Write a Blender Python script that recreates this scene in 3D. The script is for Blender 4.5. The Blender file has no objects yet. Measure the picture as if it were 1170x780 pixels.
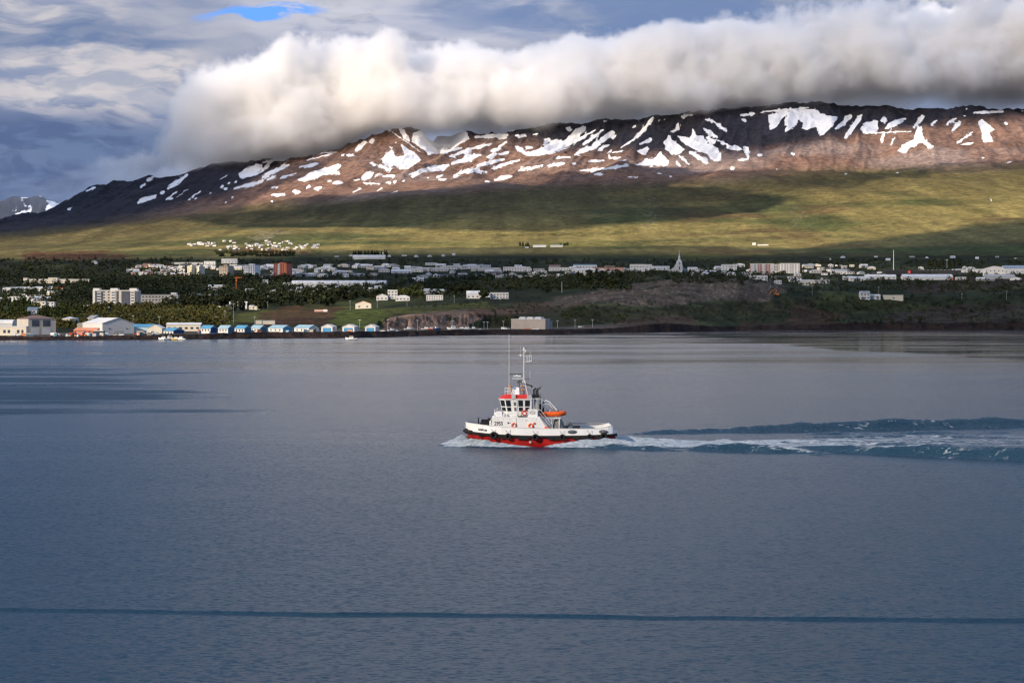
import bpy, bmesh, math, random
import numpy as np
from mathutils import Vector, Matrix

# ------------------------------------------------------------------ camera, sky, sun, exposure
SC = bpy.context.scene
COL = SC.collection
F, HOR, H = 2275.0, 358.0, 18.7        # focal length in photo pixels, horizon row, eye height
cam_d = bpy.data.cameras.new('camera'); cam = bpy.data.objects.new('camera', cam_d); COL.objects.link(cam)
cam.location = (0, 0, H); cam.rotation_euler = (math.radians(90), 0, 0)
cam_d.sensor_width = 36; cam_d.lens = 36 * F / 1170; cam_d.shift_y = -(390 - HOR) / 1170
cam_d.clip_start = 1; cam_d.clip_end = 60000
SC.camera = cam
vs = SC.view_settings
SC.display_settings.display_device = 'sRGB'
vs.view_transform = 'Standard'; vs.look = 'None'; vs.gamma = 1; vs.use_curve_mapping = False
vs.exposure = 0.95

SUN_AZ, SUN_EL = math.radians(48), math.radians(24)     # azimuth: behind the camera, turned to its left
SDIR = Vector((-math.sin(SUN_AZ) * math.cos(SUN_EL), -math.cos(SUN_AZ) * math.cos(SUN_EL), math.sin(SUN_EL)))
sun_d = bpy.data.lights.new('sun', 'SUN'); sun = bpy.data.objects.new('sun', sun_d); COL.objects.link(sun)
sun_d.energy = 4.8; sun_d.angle = math.radians(0.5); sun_d.color = (1.0, 0.84, 0.65)
sun.rotation_euler = SDIR.to_track_quat('Z', 'Y').to_euler()

class NG:
    """small helper to write node graphs"""
    def __init__(s, tree): s.t = tree; s.n = tree.nodes; s.l = tree.links
    def node(s, typ, ins=None, **props):
        n = s.n.new(typ)
        for k, v in props.items(): setattr(n, k, v)
        if ins:
            for k, v in ins.items():
                if isinstance(v, bpy.types.NodeSocket): s.l.new(v, n.inputs[k])
                elif v is not None: n.inputs[k].default_value = v
        return n
    def math(s, op, a, b=None, c=None, clamp=False):
        n = s.n.new('ShaderNodeMath'); n.operation = op; n.use_clamp = clamp
        for i, v in enumerate((a, b, c)):
            if v is None: continue
            if isinstance(v, bpy.types.NodeSocket): s.l.new(v, n.inputs[i])
            else: n.inputs[i].default_value = v
        return n.outputs[0]
    def smooth(s, v, a, b, lo=0.0, hi=1.0):
        n = s.n.new('ShaderNodeMapRange'); n.interpolation_type = 'SMOOTHSTEP'
        s.l.new(v, n.inputs[0])
        for i, x in enumerate((a, b, lo, hi)):
            if isinstance(x, bpy.types.NodeSocket): s.l.new(x, n.inputs[1 + i])
            else: n.inputs[1 + i].default_value = x
        return n.outputs[0]
    def mix(s, f, a, b):
        n = s.n.new('ShaderNodeMix'); n.data_type = 'RGBA'
        for i, v in ((0, f), (6, a), (7, b)):
            if isinstance(v, bpy.types.NodeSocket): s.l.new(v, n.inputs[i])
            elif i == 0: n.inputs[0].default_value = v
            else: n.inputs[i].default_value = (*v, 1) if len(v) == 3 else v
        return n.outputs[2]
    def noise(s, vec, scale, detail=4, rough=0.5, dist=0.0, dim='3D'):
        n = s.node('ShaderNodeTexNoise', {'Vector': vec, 'Scale': scale, 'Detail': detail, 'Roughness': rough, 'Distortion': dist}, noise_dimensions=dim)
        return n.outputs[0]
    def comb(s, x, y, z):
        return s.node('ShaderNodeCombineXYZ', {0: x, 1: y, 2: z}).outputs[0]
    def ellipse(s, px, row, cx, cy, rx, ry, soft0=0.3):
        """1 inside an ellipse of the sky, fading out"""
        a = s.math('POWER', s.math('DIVIDE', s.math('SUBTRACT', px, cx), rx), 2.0)
        b = s.math('POWER', s.math('DIVIDE', s.math('SUBTRACT', row, cy), ry), 2.0)
        return s.smooth(s.math('ADD', a, b), soft0, 1.6, 1.0, 0.0)

world = bpy.data.worlds.new('World'); SC.world = world; world.use_nodes = True
g = NG(world.node_tree); g.n.clear()
sky = g.node('ShaderNodeTexSky', sky_type='NISHITA', sun_disc=False, sun_elevation=SUN_EL, sun_rotation=math.pi + SUN_AZ,
             air_density=1.0, dust_density=1.0, ozone_density=2.0)
tc = g.node('ShaderNodeTexCoord').outputs['Generated']
sp = g.node('ShaderNodeSeparateXYZ', {0: tc})
dx, dy, dz = sp.outputs
hyp = g.math('MAXIMUM', g.math('SQRT', g.math('ADD', g.math('MULTIPLY', dx, dx), g.math('MULTIPLY', dy, dy))), 1e-4)
az = g.math('MULTIPLY', g.math('ARCTAN2', dx, dy), 57.2958)         # degrees right of the view axis
el = g.math('MULTIPLY', g.math('ARCTAN2', dz, hyp), 57.2958)
kx, ky = 25.19, 25.19                                               # angles read from the photograph: pixels to degrees
A = lambda px: (px - 585) / 39.7
E = lambda row: (HOR - row) / 39.7
wob = g.node('ShaderNodeTexNoise', {'Vector': g.comb(g.math('MULTIPLY', az, 0.35), g.math('MULTIPLY', el, 0.9), 3.1), 'Scale': 1.0, 'Detail': 3.0, 'Roughness': 0.5}, noise_dimensions='3D')
wc = g.node('ShaderNodeSeparateColor', {0: wob.outputs['Color']})
azw = g.math('ADD', az, g.math('MULTIPLY', g.math('SUBTRACT', wc.outputs[0], 0.5), 2.2))
elw = g.math('ADD', el, g.math('MULTIPLY', g.math('SUBTRACT', wc.outputs[1], 0.5), 1.0))
n1 = g.noise(g.comb(g.math('MULTIPLY', azw, 0.28), g.math('MULTIPLY', elw, 1.25), 7.7), 1.0, 6, 0.5)
n2 = g.noise(g.comb(g.math('MULTIPLY', azw, 0.75), g.math('MULTIPLY', elw, 2.6), 1.7), 1.0, 6, 0.52)
DARK = (0.62, 0.95, 1.95); MID = (1.7, 2.1, 3.2); LIT = (3.0, 3.15, 3.8); BRI = (4.5, 4.25, 4.4)
c = g.mix(g.smooth(n1, 0.34, 0.66), MID, LIT)
# brighter cumulus patches on the left, darker stratus low down on the left
e_b1 = g.ellipse(azw, elw, A(110), E(95), 3.4, 1.3)
e_b2 = g.ellipse(azw, elw, A(30), E(35), 3.0, 1.0)
c = g.mix(g.math('MULTIPLY', e_b1, g.smooth(n2, 0.38, 0.60)), c, BRI)
c = g.mix(g.math('MULTIPLY', e_b2, g.smooth(n2, 0.40, 0.66, 0.0, 0.8)), c, BRI)
# pale thin cloud along the top centre
e_t = g.ellipse(azw, elw, A(470), E(15), 5.5, 1.3)
c = g.mix(g.math('MULTIPLY', e_t, g.smooth(n2, 0.3, 0.6, 0.1, 0.75)), c, (4.6, 4.6, 5.2))
low = g.smooth(elw, E(160), E(118), 1.0, 0.0)
left = g.smooth(azw, A(620), A(200), 0.0, 1.0)
c = g.mix(g.math('MULTIPLY', low, g.math('MULTIPLY', left, 0.92)), c, g.mix(g.smooth(n2, 0.42, 0.62), DARK, (0.95, 1.4, 2.5)))
e_m = g.ellipse(azw, elw, A(40), E(55), 4.6, 0.7)
c = g.mix(g.math('MULTIPLY', e_m, g.smooth(n1, 0.62, 0.4, 0.0, 0.8)), c, (1.0, 1.5, 2.7))
# upper right: grey blue
e_r = g.ellipse(azw, elw, A(760), E(15), 7.0, 1.2)
c = g.mix(g.math('MULTIPLY', e_r, g.smooth(n1, 0.62, 0.42, 0.25, 0.85)), c, (1.15, 1.75, 3.2))
# the gap of open sky
gap = g.ellipse(g.math('ADD', azw, g.math('MULTIPLY', g.math('SUBTRACT', elw, E(20)), -2.2)), elw, A(302), E(20), 1.55, 0.30)
gap = g.math('MULTIPLY', gap, g.smooth(n2, 0.62, 0.48))
# high above the frame: unseen sky shaped for ambient light and the water's colour
high = g.smooth(el, 9.2, 11, 0.0, 1.0)
nh = g.noise(g.comb(g.math('MULTIPLY', az, 0.05), g.math('MULTIPLY', el, 0.12), 2.0), 1.0, 5, 0.55)
c = g.node('ShaderNodeMix', {0: 1.0, 6: c, 7: (.76, .76, .76, 1)}, data_type='RGBA', blend_type='MULTIPLY').outputs[2]
lowband = g.mix(g.smooth(nh, 0.4, 0.62), (5.4, 4.9, 4.5), (8.8, 7.7, 6.8))            # unseen pale glow added just above the view for the water's sheen
lowband = g.mix(g.smooth(az, A(400), A(60)), lowband, (0.55, 0.95, 1.9))
lowband = g.mix(g.smooth(az, A(780), A(1170), 0, .85), lowband, (1.3, 1.6, 2.3))
deepb = g.mix(g.smooth(nh, 0.4, 0.62), (0.05, 0.66, 1.30), (0.25, 1.05, 1.75))
cen = g.smooth(g.math('ABSOLUTE', g.math('SUBTRACT', az, A(560))), 3, 11, 1, 0)
hc = g.mix(g.smooth(g.math('SUBTRACT', el, g.math('MULTIPLY', cen, 6.5)), 10.5, 18), lowband, deepb)
hc = g.mix(g.smooth(el, 28, 46), hc, g.mix(g.smooth(nh, 0.4, 0.62), (2.4, 3.3, 5.2), (5.2, 5.6, 6.4)))
c = g.mix(high, c, hc)
below = g.smooth(el, -0.2, 0.3, 1.0, 0.0)
skyblue = g.node('ShaderNodeMix', {0: 0.7, 6: sky.outputs[0], 7: (0.05, 1.5, 6.2, 1)}, data_type='RGBA').outputs[2]
hole = g.math('MAXIMUM', gap, g.math('MULTIPLY', high, 0.22))
c = g.mix(hole, c, skyblue)
bg = g.node('ShaderNodeBackground', {'Color': c, 'Strength': 0.1})
out = g.node('ShaderNodeOutputWorld', {'Surface': bg.outputs[0]})

cy = SC.cycles
SC.render.engine = 'CYCLES'
cy.use_denoising = True
try: cy.denoiser = 'OPENIMAGEDENOISE'; cy.denoising_prefilter = 'ACCURATE'
except Exception: pass
cy.max_bounces = 16; cy.diffuse_bounces = 2; cy.glossy_bounces = 3; cy.transmission_bounces = 3
cy.transparent_max_bounces = 12; cy.volume_bounces = 14
cy.use_adaptive_sampling = True; cy.adaptive_threshold = 0.012
cy.sample_clamp_indirect = 6
cy.caustics_reflective = False; cy.caustics_refractive = False
cy.volume_step_rate = 1.0; cy.volume_max_steps = 256
SC.render.film_transparent = False
cy.filter_width = 1.3

# ------------------------------------------------------------------ numpy noise
def _hash(ix, iy, seed):
    h = (ix.astype(np.int64) * 374761393 + iy.astype(np.int64) * 668265263 + seed * 1442695041) & 0xFFFFFFFF
    h = ((h ^ (h >> 13)) * 1274126177) & 0xFFFFFFFF
    return ((h ^ (h >> 16)) & 0xFFFF) / 65535.0
def vnoise(x, y, seed=0):
    ix, iy = np.floor(x), np.floor(y); fx, fy = x - ix, y - iy
    fx = fx * fx * fx * (fx * (fx * 6 - 15) + 10); fy = fy * fy * fy * (fy * (fy * 6 - 15) + 10)
    a, b = _hash(ix, iy, seed), _hash(ix + 1, iy, seed); c_, d = _hash(ix, iy + 1, seed), _hash(ix + 1, iy + 1, seed)
    return (a + (b - a) * fx) * (1 - fy) + (c_ + (d - c_) * fx) * fy
def fbm(x, y, octv=5, seed=0, gain=0.5, ridged=False):
    x = np.asarray(x, float); y = np.asarray(y, float)
    t = np.zeros(np.broadcast(x, y).shape); amp, tot = 1.0, 0.0
    for o in range(octv):
        n = vnoise(x * 1.0 + 17.3 * o, y * 1.0 - 9.1 * o, seed + o)
        n = 1 - abs(2 * n - 1) if ridged else n
        t += amp * n; tot += amp; amp *= gain
        x, y = (x * 1.6 + y * 1.2), (-x * 1.2 + y * 1.6)
    return t / tot
def sstep(a, b, x):
    t = np.clip((x - a) / (b - a), 0, 1); return t * t * (3 - 2 * t)

# ------------------------------------------------------------------ materials
MATS = {}
def mat(name, col, rough=0.75, metal=0.0, var=0.12, scale=0.5, bump=0.0, spec=0.3, emit=None, dirt=None):
    """one procedural material: a base colour broken up by two noises, a little bump"""
    if name in MATS: return MATS[name]
    m = bpy.data.materials.new(name); m.use_nodes = True; MATS[name] = m
    q = NG(m.node_tree); q.n.clear()
    pos = q.node('ShaderNodeTexCoord').outputs['Object']
    na = q.noise(pos, scale, 5, 0.6)
    lo = tuple(max(0, x * (1 - var)) for x in col); hi = tuple(min(1, x * (1 + var)) for x in col)
    cc = q.mix(q.smooth(na, 0.3, 0.7), lo, hi)
    if dirt:
        nb = q.noise(pos, scale * 3.1, 6, 0.7, 0.5)
        cc = q.mix(q.smooth(nb, 0.55, 0.75, 0, dirt[1]), cc, dirt[0])
    p = q.node('ShaderNodeBsdfPrincipled', {'Base Color': cc, 'Roughness': rough, 'Metallic': metal, 'Specular IOR Level': spec})
    if bump:
        b = q.node('ShaderNodeBump', {'Height': q.noise(pos, scale * 4, 6, 0.6), 'Strength': bump, 'Distance': 0.3}); q.l.new(b.outputs[0], p.inputs['Normal'])
    q.node('ShaderNodeOutputMaterial', {'Surface': p.outputs[0]})
    return m

def mesh_obj(name, verts, faces, m=None, parent=None, smooth=False, loc=None):
    me = bpy.data.meshes.new(name)
    me.from_pydata([tuple(v) for v in verts], [], faces); me.update()
    if m is not None:
        for mm in (m if isinstance(m, (list, tuple)) else [m]): me.materials.append(mm)
    if smooth: me.polygons.foreach_set('use_smooth', [True] * len(me.polygons))
    o = bpy.data.objects.new(name, me); COL.objects.link(o)
    if parent: o.parent = parent
    if loc is not None: o.location = loc
    return o
def grid_obj(name, X, Y, Z, m, smooth=True, flip=False):
    r, c_ = X.shape
    co = np.stack([X, Y, Z], -1).reshape(-1, 3).astype(np.float32)
    idx = np.arange(r * c_).reshape(r, c_)
    q = np.stack([idx[:-1, :-1], idx[:-1, 1:], idx[1:, 1:], idx[1:, :-1]], -1).reshape(-1, 4)
    if flip: q = q[:, ::-1]
    me = bpy.data.meshes.new(name)
    me.vertices.add(len(co)); me.vertices.foreach_set('co', co.ravel())
    me.loops.add(q.size); me.loops.foreach_set('vertex_index', q.ravel().astype(np.int32))
    me.polygons.add(len(q)); me.polygons.foreach_set('loop_start', np.arange(0, q.size, 4, dtype=np.int32))
    me.polygons.foreach_set('loop_total', np.full(len(q), 4, dtype=np.int32))
    me.polygons.foreach_set('use_smooth', np.full(len(q), smooth))
    me.update(calc_edges=True); me.validate()
    me.materials.append(m)
    o = bpy.data.objects.new(name, me); COL.objects.link(o)
    return o
def add_attr(o, name, arr, typ='FLOAT'):
    at = o.data.attributes.new(name, typ, 'POINT')
    at.data.foreach_set('value' if typ == 'FLOAT' else 'color', np.asarray(arr, np.float32).ravel())
def setting(o): o['kind'] = 'structure'; return o
# ------------------------------------------------------------------ the land, read off the photograph as rows at known distances
KPX = np.array([-500, 0, 100, 200, 300, 400, 480, 560, 640, 700, 760, 840, 900, 1000, 1100, 1170, 1700], float)
def tab(vals, px): return np.interp(px, KPX, vals)
V_SH = [391, 388.5, 388.5, 388, 386.5, 386, 384, 382.5, 382, 380.5, 379.5, 377.8, 377.5, 377, 377, 377, 377]
Z_1  = [2.4, 2.4, 2.5, 3.4, 4.6, 4.6, 4.4, 4.4, 4.2, 4.6, 9, 4, 6, 9, 8, 9, 8]
V_2  = [381, 380, 379.5, 378, 376.3, 376, 375.6, 374.5, 373, 369, 362, 371, 368, 366, 366, 362, 360]
V_2b = [378, 377, 376.5, 375, 373.5, 371, 361.5, 360.5, 366, 364, 360.5, 367, 366, 364, 363, 358, 356]
V_3  = [370, 367, 366, 364, 364, 366, 357, 356, 357, 354, 353, 357, 357, 356, 357, 350, 348]
V_4  = [356, 353, 351, 350, 352, 351, 348, 345, 342, 330, 322.5, 319, 329, 338, 340, 334, 330]
V_5  = [340, 338, 336, 335, 335, 333, 332, 330, 326, 321, 317, 316.5, 324, 326, 323, 320, 320]
V_6  = [324, 322, 321, 320, 320, 319, 317, 315, 314, 313, 312, 312, 313, 315, 315, 314, 314]
V_7  = [308, 307, 308, 308, 307, 306, 305, 304, 304, 304, 304, 304, 304, 305, 305, 305, 305]
V_8  = [298, 297, 297, 297, 296, 295, 294, 293, 293, 293, 292, 292, 292, 292, 291, 290, 290]
V_9  = [287, 284, 282, 280, 277, 275, 274, 273, 272, 271, 269, 267, 265, 262, 258, 255, 250]
V_10 = [276, 273, 266, 258, 252, 248, 245, 240, 237, 235, 232, 229, 226, 222, 218, 215, 210]
V_11 = [268, 265, 250, 236, 226, 219, 214, 209, 204, 201, 198, 195, 193, 190, 184, 181, 175]
V_12 = [264, 261, 237, 219, 202, 188, 180, 181, 178, 172, 168, 163, 160, 156, 152, 150, 150]
RIDGE_PX = np.array([-500, 0, 60, 100, 140, 200, 240, 300, 340, 380, 400, 440, 465, 482, 500, 515, 532, 570, 600, 680, 750, 850, 900, 960, 1000, 1050, 1100, 1140, 1170, 1700], float)
RIDGE_V = np.array([266, 258, 238, 216, 208, 200, 188, 181, 181, 175, 163, 147, 141, 147, 170, 168, 152, 149, 146, 135, 131, 124, 119, 117, 121, 124, 121, 126, 125, 130], float)
KD = [0, 1, 2, 2150, 2600, 3100, 3800, 4500, 5300, 6500, 8000, 9500, 10500, 11500]

PXC = np.concatenate([np.arange(-500, -20, 10), np.arange(-20, 1191, 1.25), np.arange(1195, 1700, 10)])
def row_y(row, Yd): return H - (row - HOR) * Yd / F
def land_arrays():
    px = PXC
    ys = H * F / (tab(V_SH, px) - HOR) + 14 * (fbm(px / 14, px * 0, 3, 3) - 0.5)
    depth = [ys - 260, ys - 30, ys]; z = [px * 0 - 12, px * 0 - 2.5, px * 0 - 0.1]
    d = ys + 16; depth.append(d); z.append(tab(Z_1, px))
    d = ys + 150; depth.append(d); z.append(np.maximum(row_y(tab(V_2, px), d), tab(Z_1, px) + .3))
    d = ys + 190; depth.append(d); z.append(np.maximum(row_y(tab(V_2b, px), d), z[-1] + .5))
    for k, tb in ((2150, V_3), (2600, V_4), (3100, V_5), (3800, V_6), (4500, V_7), (5300, V_8), (6500, V_9), (8000, V_10), (9500, V_11), (10500, V_12)):
        d = np.maximum(k + 0 * px, ys + 300) if k == 2150 else k + 0 * px
        depth.append(d); z.append(row_y(tab(tb, px), d))
    rr = np.interp(px, RIDGE_PX, RIDGE_V)
    d = 11500 + 0 * px; depth.append(d); z.append(row_y(rr, d))
    zr = z[-1]
    back = np.interp(px, [480, 500, 530, 545], [0, 1, 1, 0])
    d = 12200 + 0 * px; depth.append(d); z.append(zr - 90 + back * (row_y(148, 12200) - zr + 90))
    d = 13200 + 0 * px; depth.append(d); z.append(zr * 0.78)
    d = 16000 + 0 * px; depth.append(d); z.append(zr * 0.25)
    d = 30000 + 0 * px; depth.append(d); z.append(px * 0 + 20)
    return np.array(depth), np.array(z)
_dep, _z = land_arrays()
NROW = [3, 4, 8, 14, 22, 20, 26, 26, 28, 24, 16, 16, 30, 44, 44, 70, 10, 8, 6, 5]
fr = []
for k in range(len(_dep) - 1):
    n = NROW[k] if k < len(NROW) else 6
    fr += [k + j / n for j in range(n)]
fr.append(len(_dep) - 1.0); fr = np.array(fr)
k0 = np.minimum(fr.astype(int), len(_dep) - 2); ft = (fr - k0)[:, None]
LY = _dep[k0] * (1 - ft) + _dep[k0 + 1] * ft
# rows in between: straight in z, then smoothed along the depth so slopes roll
LZ = _z[k0] * (1 - ft) + _z[k0 + 1] * ft
i0 = np.searchsorted(fr, 5.3)
for it in range(14):
    s = LZ.copy(); s[i0 + 1:-1] = (LZ[i0:-2] + 2 * LZ[i0 + 1:-1] + LZ[i0 + 2:]) / 4; LZ = s
for it in range(10):
    s = LZ.copy(); s[i0:, 1:-1] = (LZ[i0:, :-2] + 2 * LZ[i0:, 1:-1] + LZ[i0:, 2:]) / 4
    far = sstep(10800, 11400, LY)
    LZ = s * (1 - far) + LZ * far
PXG = np.broadcast_to(PXC, LY.shape)
LX = (PXG - 585) / F * LY
ysh = _dep[2][None, :]
inland = LY - ysh
rng_ = np.random.RandomState(5)
# relief: knolls near the town, gullies running down the mountain
LZ = LZ + sstep(60, 400, inland) * (1 - sstep(5000, 7000, LY)) * (fbm(LX / 160, LY / 260, 5, 11) - 0.5) * 9
LZ = LZ + sstep(18, 60, inland) * (1 - sstep(2400, 3000, LY)) * sstep(640, 760, PXG) * (fbm(LX / 30, LY / 60, 4, 12) - 0.5) * 7
cz = sstep(150, 175, inland) * (1 - sstep(215, 300, inland)) * sstep(420, 440, PXG) * (1 - sstep(590, 615, PXG))
LZ = LZ + cz * ((fbm(LX / 5, LY / 60, 4, 13, ridged=True) - .5) * 7 + (fbm(LX / 2.5, LY / 6, 3, 14) - .5) * 3)
hz = sstep(2150, 2300, LY) * (1 - sstep(2650, 2900, LY)) * sstep(610, 660, PXG) * (1 - sstep(880, 930, PXG))
LZ = LZ + hz * (fbm(LX / 9, LY / 22, 4, 15, .6) - .5) * 6
rz_ = sstep(4, 20, inland) * (1 - sstep(50, 120, inland)) * sstep(740, 860, PXG)
LZ = LZ + rz_ * (fbm(LX / 9, LY / 16, 4, 16, .6) - .5) * 6
mt = sstep(5600, 9500, LY) * (1 - sstep(12500, 14000, LY))
LZ = LZ + mt * (fbm(LX / 900 + LY / 2500, LY / 2200, 6, 21) - 0.5) * 150 * (1 - 0.75 * sstep(10900, 11500, LY))
LZ = LZ + sstep(8600, 10500, LY) * (1 - sstep(13000, 15000, LY)) * (fbm(LX / 260 - LY / 1500, LY / 1500, 5, 31, ridged=True) - 0.55) * 100 * (1 - 0.6 * sstep(11200, 11500, LY))
LZ = LZ + sstep(10400, 11500, LY) * (fbm(LX / 70, LY / 260, 4, 41, ridged=True) - 0.5) * 22
# boulders of the sea wall
wallm = sstep(-25, -5, inland) * (1 - sstep(16, 26, inland))
LZ = LZ + wallm * (fbm(LX / 2.2, LY / 3.5, 3, 51) - 0.5) * 1.6
# a rock step (quarry face) behind the boat sheds
def project(X, Y, Z): return 585 + F * X / Y, HOR - (Z - H) * F / Y
PR = project(LX, LY, LZ)[1]

# ---- masks painted on the land surface ----
MS = 4                                     # mask cells per pixel, each way in the picture's angles
MW, MH = 1170 * 2, 420 * 2                 # (2 per pixel)
def blank(): return np.zeros((MH, MW), np.float32)
yy, xx = np.mgrid[0:MH, 0:MW] / 2.0
def fill_poly(mask, pts, grow=0.0):
    pts = np.array(pts, float)
    x0, x1 = int(max(0, (pts[:, 0].min() - 3) * 2)), int(min(MW, (pts[:, 0].max() + 3) * 2))
    y0, y1 = int(max(0, (pts[:, 1].min() - 3) * 2)), int(min(MH, (pts[:, 1].max() + 3) * 2))
    if x1 <= x0 or y1 <= y0: return
    X, Y = xx[y0:y1, x0:x1], yy[y0:y1, x0:x1]
    ins = np.zeros(X.shape, bool)
    for i in range(len(pts)):
        ax, ay = pts[i]; bx, by = pts[i - 1]
        if ay == by: continue
        ins ^= ((ay > Y) != (by > Y)) & (X < (bx - ax) * (Y - ay) / (by - ay) + ax)
    mask[y0:y1, x0:x1] = np.maximum(mask[y0:y1, x0:x1], ins)
def fill_line(mask, x0, y0, x1, y1, w, taper=True):
    r = w / 2 + 3
    a0, a1 = int(max(0, (min(x0, x1) - r) * 2)), int(min(MW, (max(x0, x1) + r) * 2))
    b0, b1 = int(max(0, (min(y0, y1) - r) * 2)), int(min(MH, (max(y0, y1) + r) * 2))
    if a1 <= a0 or b1 <= b0: return
    X, Y = xx[b0:b1, a0:a1], yy[b0:b1, a0:a1]
    L2 = max((x1 - x0) ** 2 + (y1 - y0) ** 2, 1e-6)
    t = np.clip(((X - x0) * (x1 - x0) + (Y - y0) * (y1 - y0)) / L2, 0, 1)
    d = np.hypot(X - x0 - t * (x1 - x0), Y - y0 - t * (y1 - y0))
    ww = w / 2 * (1 - 0.45 * abs(2 * t - 1) ** 2 * (L2 > 9)) * (0.7 + 0.6 * vnoise(X / 3, Y / 3, 7))
    mask[b0:b1, a0:a1] = np.maximum(mask[b0:b1, a0:a1], np.clip((ww - d) * 2 + 0.5, 0, 1))
def blur(a, n):
    for _ in range(n):
        a = (np.roll(a, 1, 0) + np.roll(a, -1, 0) + 2 * a) / 4; a = (np.roll(a, 1, 1) + np.roll(a, -1, 1) + 2 * a) / 4
    return a
def sample(mask, px, row):
    u = np.clip(px * 2, 0, MW - 1.001); v = np.clip(row * 2, 0, MH - 1.001)
    i, j = u.astype(int), v.astype(int); fu, fv = u - i, v - j
    return (mask[j, i] * (1 - fu) + mask[j, i + 1] * fu) * (1 - fv) + (mask[j + 1, i] * (1 - fu) + mask[j + 1, i + 1] * fu) * fv

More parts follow.
